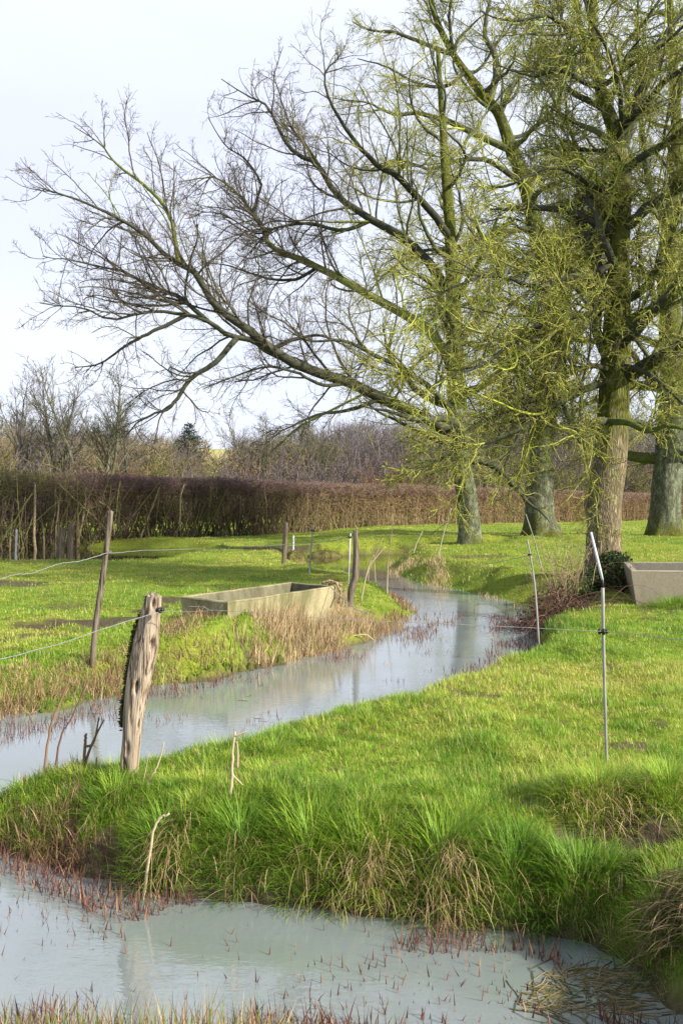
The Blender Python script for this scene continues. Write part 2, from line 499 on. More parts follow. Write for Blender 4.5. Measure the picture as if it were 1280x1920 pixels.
# ---------------------------------------------------------------- grass
def spread(n, y0, y1, power, k=0.42, m=1.2):
    """n points in the field of view, density falling with distance"""
    ys = np.linspace(y0, y1, 4000)
    cdf = np.cumsum(ys ** -power * 2 * (k * ys + m)); cdf /= cdf[-1]
    y = np.interp(R.random(n), cdf, ys)
    x = (R.random(n) * 2 - 1) * (k * y + m)
    return x, y

def pal(t, stops):
    ps = [s[0] for s in stops]
    return np.stack([np.interp(t, ps, [s[1][i] for s in stops]) for i in range(3)], -1)

GREEN = [(0, (0.085, 0.185, 0.022)), (0.35, (0.18, 0.325, 0.028)), (0.6, (0.30, 0.405, 0.042)), (0.85, (0.43, 0.42, 0.095)), (1, (0.55, 0.46, 0.21))]
STRAW = [(0, (0.20, 0.13, 0.06)), (0.5, (0.42, 0.31, 0.15)), (1, (0.58, 0.47, 0.26))]
BROWN = [(0, (0.06, 0.035, 0.025)), (0.5, (0.16, 0.09, 0.05)), (1, (0.34, 0.22, 0.11))]

def field_grass(n, y0, y1, power, seg):
    x, y = spread(n, y0, y1, power)
    wd = wdist(x, y)
    left = streamside(x, y)
    keep = (wd > 0.02) & (R.random(n) < np.where((y < 3.2) & (x < 1.1), 0.22, 1.0)) & (R.random(n) > bare(x, y, wd) * 1.05) & (y < 60)
    x, y, wd, left = x[keep], y[keep], wd[keep], left[keep]
    z = terrain(x, y, wd)
    N = len(x)
    clump = sstep(0.45, 0.72, fbm(x * 2.6, y * 2.6, 61, 3))
    dry = sstep(0.42, 0.66, fbm(x * 0.8, y * 0.8, 71, 4))
    edge = sstep(0.9, 0.15, wd) * (1 - left * 0.5)
    h = (0.022 + 0.030 * R.random(N) + 0.075 * clump ** 2 * R.random(N)) * (1 + 1.0 * edge * R.random(N))
    wdt = 0.0032 * (0.7 + 0.6 * R.random(N)) * np.maximum(1, (y / 4.0)) ** 0.85
    t = 0.40 + 0.36 * dry + 0.30 * (R.random(N) - 0.5) - 0.20 * clump - 0.18 * edge
    t = np.where(R.random(N) < 0.08 + 0.20 * dry, 0.92 + 0.08 * R.random(N), t)
    col = pal(np.clip(t, 0, 1), GREEN) * (0.8 + 0.4 * R.random(N))[:, None]
    az = R.random(N) * 2 * np.pi
    lean = np.abs(R.normal(0.25, 0.25, N)); bend = np.abs(R.normal(0.55, 0.4, N))
    GR.blades(np.stack([x, y, z - 0.005], -1), h, wdt, lean, bend, az, col, seg)
GR = Geo()
field_grass(330000, 2.3, 11.0, 1.3, 3)
field_grass(230000, 11.0, 55.0, 1.45, 2)

def bank_grass(n, region, hmin, hmax, straw, downbias=0.7, wmax=0.5):
    """long blades hanging over a bank towards the water"""
    x = region[0] + (region[1] - region[0]) * R.random(n); y = region[2] + (region[3] - region[2]) * R.random(n)
    wd = wdist(x, y)
    ck = fbm(x * 2.4, y * 2.4, 91, 3)
    keep = (wd > 0.0) & (wd < wmax) & (ck > 0.22) & (bare(x, y, wd + 0.2) < 0.35)
    x, y, wd, ck = x[keep], y[keep], wd[keep], ck[keep]; N = len(x)
    e = 0.03
    gx = wdist(x + e, y) - wdist(x - e, y); gy = wdist(x, y + e) - wdist(x, y - e)
    az = np.arctan2(-gy, -gx) + R.normal(0, 0.9, N)
    z = terrain(x, y, wd)
    h = hmin * 0.7 + (hmax - hmin) * R.random(N) * sstep(0.36, 0.64, ck) * 1.15
    kf = R.random(N) < np.where((y < 3.2) & (x < 1.1), 0.05, 1.0)
    x, y, wd, ck, az, z, h = x[kf], y[kf], wd[kf], ck[kf], az[kf], z[kf], h[kf]; N = len(x)
    t = np.clip(0.40 + 0.5 * (R.random(N) - 0.4) + 0.9 * (fbm(x * 2.6, y * 2.6, 95, 3) - 0.5), 0, 1)
    col = pal(t, GREEN)
    isst = R.random(N) < straw * (0.3 + 2.2 * sstep(0.5, 0.7, fbm(x * 2.1, y * 2.1, 99, 2)))
    col[isst] = pal(R.random(isst.sum()), STRAW)
    col *= (0.8 + 0.4 * R.random(N))[:, None]
    GR.blades(np.stack([x, y, z - 0.01], -1), h, 0.004 * (0.6 + 0.8 * R.random(N)), np.abs(R.normal(0.35, 0.25, N)), np.abs(R.normal(1.0, 0.5, N)), az, col, 4)
bank_grass(150000, (-2.2, 2.6, 2.4, 5.6), 0.05, 0.12, 0.14)
bank_grass(26000, (-3.0, 3.2, 5.0, 11.0), 0.06, 0.15, 0.08, wmax=0.3)
def tufts(nc_, region, y0, y1, power, rr, hmin, hmax, nb_):
    x, y = spread(nc_, y0, y1, power)
    wd = wdist(x, y)
    k = (wd > region[0]) & (wd < region[1]) & (bare(x, y, wd + 0.2) < 0.3) & ~((y < 3.3) & (x < 1.1))
    x, y = x[k], y[k]; n = len(x)
    sz = R.uniform(0.5, 1.3, n); tone = np.clip(R.normal(0.42, 0.17, n), 0.05, 0.85)
    idx = np.repeat(np.arange(n), (nb_ * sz ** 1.5 / np.maximum(1, y / 6)).astype(int) + 5); N = len(idx)
    a = R.uniform(0, 6.28, N); q = np.sqrt(R.random(N)); r = rr * sz[idx]
    bx = x[idx] + np.cos(a) * q * r; by = y[idx] + np.sin(a) * q * r
    w2 = wdist(bx, by); k = w2 > 0.0
    bx, by, w2, a, q, idx = bx[k], by[k], w2[k], a[k], q[k], idx[k]; N = len(bx)
    h = R.uniform(hmin, hmax, N) * sz[idx]
    t = np.clip(tone[idx] + R.normal(0, 0.12, N), 0, 1)
    t = np.where(R.random(N) < 0.07, R.uniform(0.9, 1, N), t)
    GR.blades(np.stack([bx, by, terrain(bx, by, w2) + 0.012 * (1 - q) - 0.005], -1), h, 0.0036 * R.uniform(0.6, 1.3, N) * np.maximum(1, by / 5) ** 0.7, 0.1 + 0.75 * q * R.uniform(0.5, 1.2, N), np.abs(R.normal(0.8, 0.4, N)), a + R.normal(0, 0.5, N), pal(t, GREEN) * R.uniform(0.8, 1.2, (N, 1)), 4)
tufts(1500, (0.02, 0.75), 3.2, 6.5, 0.6, 0.075, 0.045, 0.105, 100)
tufts(1400, (0.3, 9.0), 4.0, 15.0, 1.0, 0.08, 0.03, 0.07, 80)
tag(GR.build('grass', MAT_GRASS), kind='stuff')

# ---------------------------------------------------------------- trees
def resample(P, n):
    """Catmull-Rom through the points P (k x d) -> n points"""
    P = np.asarray(P, float)
    Q = np.vstack([2 * P[0] - P[1], P, 2 * P[-1] - P[-2]])
    k = len(P) - 1
    u = np.linspace(0, k, n); i = np.minimum(u.astype(int), k - 1); t = (u - i)[:, None]
    p0, p1, p2, p3 = Q[i], Q[i + 1], Q[i + 2], Q[i + 3]
    return 0.5 * (2 * p1 + (p2 - p0) * t + (2 * p0 - 5 * p1 + 4 * p2 - p3) * t ** 2 + (3 * p1 - p0 - 3 * p2 + p3) * t ** 3)

def sprout(paths, rad, per_m, lens, ang, P, trop, wig, rfac, t0=0.15, rmin=0.004, taper=0.35, maxn=10 ** 9, flat=0.0, lmax=99, r0max=1.0):
    """child branches all over the parent branches; lens = child length as a share of the parent's"""
    N, Q, _ = paths.shape
    seg = np.linalg.norm(np.diff(paths, axis=1), axis=2); Lp = seg.sum(1)
    cnt = np.maximum(1, R.poisson(per_m * Lp * (1 - t0)))
    idx = np.repeat(np.arange(N), cnt)
    if len(idx) > maxn: idx = np.sort(R.choice(idx, maxn, replace=False))
    n = len(idx)
    t = t0 + (1 - t0) * R.random(n) ** 0.85
    f = t * (Q - 1); i = np.minimum(f.astype(int), Q - 2); fr = (f - i)[:, None]
    a = paths[idx, i]; b = paths[idx, i + 1]
    p = a + (b - a) * fr
    rp_ = rad[idx, i] * (1 - fr[:, 0]) + rad[idx, i + 1] * fr[:, 0]
    tan = unit(b - a)
    perp = R.normal(size=(n, 3)); perp[:, 2] *= (1 - flat)
    perp = unit(perp - tan * (perp * tan).sum(1, keepdims=True))
    an = R.normal(ang[0], ang[1], n)
    d = unit(tan * np.cos(an)[:, None] + perp * np.sin(an)[:, None])
    ln = np.minimum(Lp[idx] * (lens[0] + (lens[1] - lens[0]) * R.random(n)), lmax * (0.6 + 0.4 * R.random(n))) * (1.15 - 0.75 * t)
    ln = np.maximum(ln, 0.06)
    out = [p]
    step = (ln / (P - 1))[:, None]
    tr = np.asarray(trop, float)
    cur = R.normal(size=(n, 3)) * wig * 0.4
    for k in range(P - 1):
        d = unit(d + R.normal(size=(n, 3)) * wig + cur + (tr if tr.ndim == 1 else tr[idx]))
        p = p + d * step
        out.append(p)
    ch = np.stack(out, 1)
    r0 = np.clip(np.minimum(rp_ * 0.72, ln * rfac), rmin, r0max)
    rr = r0[:, None] * (1 - (1 - taper) * np.linspace(0, 1, P)[None])
    return ch, np.maximum(rr, rmin * 0.6), idx

BARKC = np.array((0.085, 0.075, 0.055)); TWIGC = np.array((0.075, 0.058, 0.05)); GREYC = np.array((0.13, 0.125, 0.10))
MOSS1 = np.array((0.28, 0.30, 0.045)); MOSS2 = np.array((0.13, 0.175, 0.035)); MOSS3 = np.array((0.40, 0.39, 0.10))

def moss_col(paths, amount, fine):
    """amount N x P in 0..1 -> colours"""
    N, P, _ = paths.shape
    r = R.random((N, 1, 1))
    wood = BARKC * (1 - fine) + TWIGC * fine
    wood = wood[None, None] * (0.75 + 0.5 * r) + GREYC * 0.25 * R.random((N, 1, 1))
    mix = R.random((N, 1, 1))
    moss = np.where(mix < 0.55, MOSS1, np.where(mix < 0.8, MOSS2, MOSS3)) * (0.75 + 0.5 * R.random((N, 1, 1)))
    a = np.clip(amount + R.normal(0, 0.22, (N, 1)), 0, 1)
    a = sstep(0.3, 0.75, a)[..., None]
    return wood * (1 - a) + moss * a

def trunk_geo(g, pts, rad, sides=40, rings=90, flare=0.45, seed=1, ridge=0.045, moss=None, flare_h=0.35, knots=(), rf=7.0, ke=1.0):
    P = resample(np.hstack([pts, np.asarray(rad)[:, None]]), rings)
    c, r = P[:, :3], P[:, 3]
    t = unit(np.gradient(c, axis=0)); ref = np.array([0, 1.0, 0])
    n = unit(np.cross(ref[None], t)); b = np.cross(t, n)
    an = np.arange(sides) * 2 * np.pi / sides
    s = np.concatenate([[0], np.cumsum(np.linalg.norm(np.diff(c, axis=0), axis=1))])
    A, S = np.meshgrid(an, s)
    rr = np.repeat(r[:, None], sides, 1)
    ux, uy = np.cos(A), np.sin(A)
    big = fbm(ux * 1.3 + 5 + S * 0.25, uy * 1.3 + S * 0.55 + seed * 7, seed, 3) - 0.5
    fine = fbm(ux * rf + S * 0.3 + seed, uy * rf + S * 0.9, seed + 9, 3) - 0.5
    rr = rr * (1 + 0.30 * big + ridge * 2.2 * fine)
    lob = 0.55 + 0.45 * np.cos(A * 5 + seed) * (0.6 + 0.4 * np.cos(A * 2 + seed * 2))
    rr = rr * (1 + flare * np.exp(-S / flare_h) * np.clip(lob, 0.1, 1))
    for (a0, s0, w, hgt) in knots:
        da = np.angle(np.exp(1j * (A - a0)))
        rr = rr + hgt * np.exp(-(da * r[:, None] / w) ** 2 - ((S - s0) / (w * ke)) ** 2)
    v = c[:, None] + (n[:, None] * ux[..., None] + b[:, None] * uy[..., None]) * rr[..., None]
    i = np.arange(rings - 1)[:, None] * sides + np.arange(sides)[None]
    j = np.arange(rings - 1)[:, None] * sides + (np.arange(sides)[None] + 1) % sides
    q = np.stack([i, j, j + sides, i + sides], -1).reshape(-1, 4)
    mo = np.zeros_like(A) if moss is None else moss(A, S)
    g.add(v.reshape(-1, 3), q, None, np.stack([mo.ravel()] * 3, -1))
    return c, r

def make_tree(label, Y, trunk, limbs, bark, mossf, seed, n_extra=(0, 0, 0), dens=1.0, flare=0.45, fl_h=0.4, knots=(), trunk_moss=None, droop=0.02,
              extra_len=(3, 6), upto=None, name='oak_tree', group='mossy oaks along the stream', low_limbs=(), fin=1.0, thick=1.0):
    global R
    R = np.random.default_rng(seed)
    base = PD(trunk[0][0], trunk[0][1], Y)
    bz = float(terrain(base[0], base[1]))
    tp = [PD(x, y, Y + dy) for x, y, dy, r in trunk]; tr = [r * Y / F for x, y, dy, r in trunk]
    tp[0][2] = bz - 0.15
    root = empty(name, (base[0], base[1], bz), label, 'tree', group)
    g = Geo()
    cc, rr = trunk_geo(g, np.array(tp), tr, flare=flare, seed=seed, moss=trunk_moss, flare_h=fl_h, knots=knots)
    # limbs given as photo pixels + depth offset
    LP, LR = [], []
    NP = 22
    for pts, r0, r1 in limbs:
        p = resample(np.array([PD(x, y, Y + d) for x, y, d in pts]), NP)
        ln = np.linalg.norm(np.diff(p, axis=0), axis=1).sum()
        wob = np.cumsum(R.normal(size=(NP, 3)), 0); wob -= np.linspace(0, 1, NP)[:, None] * wob[-1]
        p = p + wob * 0.0035 * min(ln, 8)
        prev = np.concatenate(LP + [cc]) if LP else cc
        near = prev[np.argmin(((prev - p[0]) ** 2).sum(1))]
        if np.linalg.norm(near - p[0]) < 0.8: p = p + (near - p[0])[None] * (np.linspace(1, 0, NP) ** 3)[:, None]
        LP.append(p); LR.append((r0 * Y / F) * (1 - np.linspace(0, 1, NP)) ** 1.05 + (r1 * Y / F))
    nh = len(LP)
    # further limbs round the trunk and its forks
    for k in range(n_extra[0]):
        u = n_extra[1] + (n_extra[2] - n_extra[1]) * (k + R.random()) / n_extra[0]
        i = int(u * (len(cc) - 1)); p = cc[i].copy()
        az = k * 2.4 + R.normal(0, 0.4); el = max(0.12, R.normal(0.35, 0.3) + 0.5 * (u - 0.5))
        d = np.array([math.cos(az) * math.cos(el), math.sin(az) * math.cos(el), math.sin(el)])
        ln = R.uniform(*extra_len) * (1.25 - 0.6 * u); pts = [p]
        cur = R.normal(size=3) * 0.05
        for q in range(NP - 1):
            d = unit(d + R.normal(size=3) * 0.13 + cur + np.array([0, 0, 0.05])); p = p + d * ln / (NP - 1); pts.append(p)
        LP.append(np.array(pts)); r0 = rr[i] * R.uniform(0.28, 0.5)
        LR.append(r0 * (1 - np.linspace(0, 1, NP)) ** 0.8 + 0.012)
    LP = np.array(LP); LR = np.array(LR)
    am = mossf(LP)
    bigc = moss_col(LP, np.clip(am * 0.3, 0, 1), 0.0) * np.array((0.5, 0.6, 0.54))
    crown = Geo()
    crown.tubes(LP, LR, 9, bigc)
    d_ = dens
    dr = np.array([0, 0, -droop])
    upv = np.array([0, 0, 0.03])
    B1, R1, i1 = sprout(LP, LR, 2.3 * d_, (0.28, 0.6), (0.74, 0.22), 12, upv, 0.125, 0.0125, 0.12, rmin=0.011, lmax=3.9)
    a1 = mossf(B1); tm = np.clip(a1.mean(1), 0, 1)
    crown.tubes(B1, R1, 6, moss_col(B1, a1 * 0.75, 0.3) * np.array((0.85, 0.9, 0.85)))
    t2 = dr[None] * tm[:, None] + upv[None] * (1 - tm[:, None])
    B2, R2, i2 = sprout(B1, R1, 3.2 * d_, (0.3, 0.66), (0.70, 0.26), 9, t2, 0.145, 0.0095, 0.1, rmin=0.0068, lmax=1.9)
    a2 = mossf(B2); tm = np.clip(a2.mean(1), 0, 1)
    fat = (1 + 0.40 * sstep(0.4, 0.8, a2)) * thick
    crown.tubes(B2, R2 * fat, 4, moss_col(B2, a2, 0.7))
    t3 = 1.6 * dr[None] * tm[:, None] + upv[None] * (1 - tm[:, None])
    B3, R3, i3 = sprout(B2, R2, 4.6 * d_, (0.28, 0.6), (0.85, 0.3), 6, t3, 0.17, 0.0080, 0.08, rmin=0.0048, lmax=0.8)
    a3 = mossf(B3) * (0.8 + 0.4 * R.random((len(B3), 1)))
    crown.tubes(B3, R3 * (1 + 0.45 * sstep(0.4, 0.8, a3)) * thick, 3, moss_col(B3, a3, 1.0))
    B4, R4, i4 = sprout(B3, R3, 5.0 * d_ * fin, (0.3, 0.65), (0.8, 0.3), 4, (0, 0, 0.02), 0.18, 0.0085, 0.05, rmin=0.0042, lmax=0.4)
    a4 = mossf(B4) * (0.65 + 0.5 * R.random((len(B4), 1)))
    crown.tubes(B4, R4 * (1 + 0.35 * sstep(0.4, 0.8, a4)) * thick, 3, moss_col(B4, a4, 1.0))
    print(name, 'limbs', len(LP), 'b1', len(B1), 'b2', len(B2), 'b3', len(B3), 'b4', len(B4))
    child(g, 'trunk', bark, root)
    child(crown, 'crown', MAT_TWIG, root)
    return root

def moss_field(x0, x1, lo, hi, zlo=None, zhi=None):
    def f(P):
        a = sstep(x0, x1, P[..., 0])
        v = lo + (hi - lo) * a
        v = v + 0.35 * (fbm(P[..., 0] * 0.7 + P[..., 1] * 0.3, P[..., 2] * 0.7 + P[..., 1] * 0.2, 5, 2) - 0.5)
        return v
    return f

# -- oak in the middle distance whose long bare limbs sweep out to the left
YC = 26.7
trunkC = [(880, 1022, 0, 22), (879, 985, 0, 20.5), (874, 930, 0, 19.5), (866, 880, 0, 19), (860, 820, 0, 19), (856, 750, 0, 18), (852, 660, 0, 16), (850, 560, 0, 14),
          (845, 450, 0, 11), (835, 330, 0.3, 9), (828, 210, 0.5, 6), (820, 90, 0.5, 4)]
limbsC = [
    ([(862, 815, 0), (820, 796, -0.3), (775, 772, -0.6), (720, 748, -1.0), (645, 712, -1.5), (575, 690, -1.9), (520, 655, -2.2), (470, 612, -2.5), (415, 575, -2.7), (388, 535, -2.8),
      (365, 500, -2.8), (328, 484, -2.8), (290, 450, -2.9), (245, 420, -3.0), (180, 390, -3.1), (120, 368, -3.2), (75, 352, -3.3)], 11.5, 0.9),
    ([(328, 484, -2.8), (322, 445, -2.7), (312, 400, -2.6), (272, 350, -2.4), (220, 310, -2.3), (190, 275, -2.3), (140, 238, -2.2)], 4.0, 0.7),
    ([(575, 690, -1.9), (520, 665, -2.1), (485, 640, -2.3), (430, 630, -2.5), (388, 606, -2.7), (338, 594, -2.8), (285, 588, -2.9), (210, 600, -3.0), (150, 575, -3.0), (75, 568, -3.1)], 5.5, 0.7),
    ([(450, 635, -2.5), (410, 682, -2.7), (358, 716, -2.8), (338, 748, -2.9), (318, 772, -2.9), (296, 776, -2.9), (258, 796, -3.0), (235, 820, -3.0)], 4.5, 0.7),
    ([(388, 606, -2.7), (340, 560, -2.4), (300, 540, -2.2), (240, 510, -2.0), (170, 495, -1.8), (80, 480, -1.8)], 3.6, 0.7),
    ([(338, 594, -2.8), (290, 620, -3.0), (240, 645, -3.2), (190, 680, -3.3), (140, 690, -3.3)], 3.2, 0.7),
    ([(520, 655, -2.2), (560, 635, -2.0), (610, 632, -1.8), (660, 655, -1.5)], 3.5, 1.0),
    ([(645, 712, -1.5), (600, 722, -1.8), (560, 700, -2.0), (500, 690, -2.4), (430, 710, -2.7), (380, 730, -3.0)], 3.0, 0.7),
    ([(720, 748, -1.0), (660, 770, -1.4), (600, 778, -1.8), (540, 800, -2.0), (510, 820, -2.2)], 3.5, 0.7),
    ([(856, 690, 0), (800, 620, 0.6), (735, 588, 1.0), (660, 552, 1.4), (600, 516, 1.7), (550, 490, 1.9), (508, 472, 2.0), (492, 432, 2.1), (470, 402, 2.1), (432, 352, 2.1), (398, 336, 2.0), (335, 342, 2.0)], 10, 0.8),
    ([(470, 402, 2.1), (482, 372, 2.2), (490, 345, 2.3), (460, 300, 2.3), (420, 270, 2.3), (390, 220, 2.3)], 3.2, 0.7),
    ([(600, 516, 1.7), (550, 530, 1.8), (480, 520, 1.9), (425, 500, 2.1), (380, 490, 2.1)], 3.2, 0.7),
    ([(850, 560, 0), (800, 490, 0.4), (745, 442, 0.6), (690, 410, 0.8), (640, 372, 1.0), (600, 312, 1.2), (562, 290, 1.3), (530, 250, 1.3), (500, 202, 1.3), (470, 182, 1.3), (415, 148, 1.3)], 9, 0.8),
    ([(600, 312, 1.2), (565, 262, 1.3), (548, 245, 1.5), (530, 200, 1.5), (512, 140, 1.5)], 3.0, 0.7),
    ([(690, 410, 0.8), (640, 430, 0.9), (580, 420, 1.0), (520, 430, 1.2), (480, 440, 1.4), (400, 400, 1.5), (350, 410, 1.6)], 3.6, 0.7),
    ([(845, 450, 0), (800, 390, -0.5), (740, 330, -1.0), (690, 290, -1.4), (640, 230, -1.8), (610, 150, -2), (640, 100, -2)], 7, 0.8),
    ([(858, 780, 0), (820, 740, -1), (760, 700, -2), (700, 670, -2.6), (640, 640, -3.2), (580, 640, -3.6), (530, 610, -4)], 6, 0.8),
]
make_tree('oak whose long bare limbs sweep far out to the left over the stream', YC, trunkC, limbsC, MAT_BARK_LICHEN,
          moss_field(-1.8, 1.6, 0.08, 0.66), 11, n_extra=(20, 0.28, 0.95), dens=1.5, flare=0.5, fl_h=0.3, extra_len=(3.0, 5.5),
          trunk_moss=lambda A, S: 0.42 * np.exp(-S / 0.35) + 0.12 + 0.4 * sstep(2.5, 6, S), droop=0.03)

# -- lichen-green oak behind, whose forked stem leans up to the left
YB = 32.0
trunkB = [(1013, 1003, 0, 29), (1011, 965, 0, 26.5), (1011, 900, 0, 26), (1014, 830, 0, 25), (1024, 740, 0, 25), (1036, 650, 0, 25), (1044, 570, 0, 24), (1030, 500, -0.2, 19), (1005, 435, -0.4, 16),
          (984, 345, -0.6, 13), (957, 275, -0.6, 12), (935, 215, -0.6, 10), (912, 185, -0.6, 9), (870, 132, -0.6, 7), (840, 85, -0.6, 6), (812, 20, -0.6, 5), (800, -60, -0.6, 4)]
limbsB = [
    ([(1020, 770, 0), (985, 770, -0.8), (955, 810, -1.3), (940, 860, -1.6), (930, 900, -1.8)], 5, 0.9),
    ([(1030, 700, 0), (1060, 720, -0.8), (1075, 780, -1.2), (1070, 840, -1.5)], 5, 0.9),
    ([(915, 190, -0.6), (926, 150, -0.7), (922, 100, -0.8), (905, 60, -0.9), (915, 0, -0.9), (925, -60, -0.9)], 6, 2),
    ([(1044, 560, 0), (1060, 480, 0.3), (1075, 440, 0.4), (1110, 400, 0.5), (1150, 330, 0.6), (1170, 240, 0.6), (1180, 100, 0.6)], 12, 2),
    ([(957, 275, -0.6), (905, 255, -0.8), (840, 225, -1.2), (790, 212, -1.4), (735, 214, -1.7), (690, 192, -1.9), (625, 184, -2.2)], 6.5, 0.8),
    ([(850, 105, -0.6), (800, 82, -0.8), (740, 60, -1.0), (700, 58, -1.2), (660, 40, -1.4)], 4, 0.8),
    ([(985, 345, -0.6), (930, 310, -1), (880, 300, -1.5), (810, 320, -2), (750, 300, -2.4), (690, 320, -2.8)], 5, 0.8),
    ([(1005, 435, -0.4), (940, 440, -1), (880, 460, -1.6), (800, 470, -2.2), (740, 500, -2.6), (680, 560, -3)], 5.5, 0.8),
    ([(1024, 740, 0), (960, 690, -0.7), (900, 650, -1.4), (830, 650, -2), (770, 690, -2.6), (720, 740, -3)], 8, 0.9),
    ([(1016, 800, 0), (960, 790, -0.7), (900, 815, -1.2), (850, 850, -1.6), (810, 890, -2)], 5, 0.9),
    ([(1040, 620, 0), (970, 570, -0.8), (900, 560, -1.4), (830, 590, -2), (770, 620, -2.6)], 6, 0.9),
    ([(935, 215, -0.6), (960, 160, -0.2), (990, 120, 0.2), (1000, 60, 0.4), (1010, -40, 0.6)], 5, 1.5),
    ([(870, 132, -0.6), (830, 160, -1), (780, 150, -1.4), (720, 120, -1.8), (670, 110, -2.2)], 3.5, 0.8),
]
make_tree('oak with a stout green lichened trunk standing between two nearer oaks', YB, trunkB, limbsB, MAT_BARK_LICHEN,
          moss_field(-3, 1.0, 0.6, 0.72), 23, n_extra=(22, 0.3, 0.98), dens=1.8, thick=0.9, flare=0.55, fl_h=0.45, extra_len=(3, 6),
          trunk_moss=lambda A, S: 0.55 * np.exp(-S / 0.4) + 0.10 + 0.12 * np.clip(np.cos(A + 2.6), 0, 1) + 0.3 * sstep(5, 10, S), droop=0.05, knots=[(0.3, 0.35, 0.35, 0.25)])

# -- oak behind on the right
trunkD = [(1246, 1002, 0, 32), (1246, 970, 0, 28), (1250, 900, 0, 27), (1257, 830, 0, 27), (1262, 740, 0, 25), (1258, 640, 0, 22), (1250, 540, 0, 19), (1256, 430, 0, 16), (1268, 300, 0, 12), (1262, 150, 0, 9), (1255, 0, 0, 6), (1250, -120, 0, 4)]
limbsD = [
    ([(1262, 740, 0), (1210, 700, -0.7), (1180, 660, -1.2), (1120, 620, -1.6), (1060, 610, -2.2)], 8, 0.9),
    ([(1257, 830, 0), (1220, 800, -1.0), (1190, 790, -1.8), (1150, 815, -2.4), (1110, 860, -3)], 6, 0.9),
    ([(1256, 430, 0), (1220, 350, -0.4), (1200, 250, -0.6), (1190, 120, -0.8), (1195, 0, -1)], 7, 1.5),
    ([(1250, 540, 0), (1300, 470, 0.5), (1350, 400, 1), (1400, 300, 1)], 9, 2),
    ([(1262, 740, 0), (1320, 690, -0.6), (1380, 650, -1), (1440, 640, -1)], 8, 2),
]
make_tree('oak with a dark moss-footed trunk standing behind the right-hand concrete trough', YB, trunkD, limbsD, MAT_BARK_LICHEN,
          moss_field(-3, 1.0, 0.6, 0.70), 37, n_extra=(20, 0.2, 0.98), dens=1.85, thick=0.92, flare=0.5, fl_h=0.5, extra_len=(3, 6),
          trunk_moss=lambda A, S: 0.6 * np.exp(-S / 0.5) + 0.12 + 0.3 * sstep(3, 6, S), droop=0.04)

# -- the near oak beside the right-hand trough
YA = 16.5
trunkA = [(1131, 1086, 0, 37), (1131, 1050, 0, 34), (1131, 990, 0, 31.5), (1134, 930, 0, 30.5), (1143, 860, 0, 30), (1148, 790, 0, 29), (1150, 720, 0, 28), (1154, 640, 0, 27), (1157, 560, 0, 23), (1160, 480, 0, 20),
          (1165, 400, 0.1, 17.5), (1166, 320, 0.2, 15), (1150, 240, 0.2, 13), (1124, 160, 0.2, 11), (1112, 70, 0.2, 9), (1110, -40, 0.2, 8), (1108, -160, 0.2, 5)]
limbsA = [
    ([(1150, 700, 0), (1100, 690, -0.5), (1040, 720, -0.9), (990, 780, -1.2), (960, 840, -1.4), (940, 880, -1.5)], 5, 0.9),
    ([(1152, 660, 0), (1080, 640, 0.4), (1010, 660, 0.7), (950, 720, 1.0), (900, 790, 1.2)], 5.5, 0.9),
    ([(1155, 600, 0), (1190, 640, 0.6), (1225, 690, 1.0), (1250, 760, 1.3), (1260, 830, 1.4)], 5, 0.9),
    ([(1156, 640, 0), (1185, 608, -0.3), (1218, 585, -0.5), (1260, 556, -0.8), (1300, 530, -1.0), (1400, 480, -1.6), (1500, 470, -2)], 16, 2),
    ([(1148, 792, -0.2), (1122, 783, -0.45), (1100, 797, -0.6), (1078, 800, -0.8), (1062, 780, -0.9), (1050, 740, -1.0), (1030, 720, -1.1)], 9, 1.2),
    ([(1148, 792, -0.3), (1180, 795, -0.7), (1215, 812, -1.0), (1250, 800, -1.2), (1300, 806, -1.4), (1380, 780, -1.6)], 6, 1.5),
    ([(1150, 720, 0), (1100, 735, -0.5), (1050, 755, -1.0), (985, 795, -1.4), (920, 826, -1.8), (860, 845, -2.0), (820, 870, -2.2)], 7, 1.0),
    ([(1157, 560, 0), (1110, 590, -0.4), (1050, 600, -0.8), (990, 620, -1.2), (940, 660, -1.6), (880, 700, -2), (820, 720, -2.4)], 7, 1.0),
    ([(1160, 480, 0), (1110, 520, -0.4), (1060, 520, -0.8), (1000, 540, -1.2), (930, 520, -1.6), (850, 540, -2), (780, 570, -2.4)], 6, 1.0),
    ([(1165, 400, 0), (1115, 432, 0.1), (1075, 440, 0.2), (1040, 470, 0.3), (1020, 440, 0.3), (960, 410, 0.2), (900, 420, 0.1)], 6.5, 1.0),
    ([(1165, 330, 0.2), (1130, 360, -0.2), (1080, 330, -0.6), (1020, 320, -1.0), (950, 350, -1.4), (880, 350, -1.8)], 6, 1.0),
    ([(1164, 420, 0), (1185, 420, -0.2), (1212, 392, -0.3), (1250, 372, -0.5), (1300, 350, -0.7), (1380, 300, -1)], 10, 2),
    ([(1162, 270, 0.2), (1190, 200, 0.1), (1205, 150, 0.1), (1225, 90, 0.2), (1262, 40, 0.3), (1310, -20, 0.4)], 11, 3),
    ([(1150, 240, 0.2), (1200, 215, -0.3), (1240, 160, -0.6), (1290, 120, -0.9), (1350, 60, -1.2)], 7, 2),
    ([(1124, 160, 0.2), (1100, 110, 0), (1085, 50, -0.1), (1072, -10, -0.1), (1060, -80, -0.1)], 8, 2),
    ([(1124, 160, 0.2), (1090, 150, -0.3), (1040, 130, -0.6), (990, 140, -0.9), (930, 120, -1.2)], 5, 1.0),
    ([(1112, 70, 0.2), (1070, 60, -0.4), (1020, 30, -0.8), (960, 40, -1.2), (900, 20, -1.6)], 5, 1.0),
    ([(1152, 680, 0), (1200, 690, -0.8), (1240, 720, -1.4), (1280, 760, -1.8), (1330, 790, -2)], 5, 1.0),
]
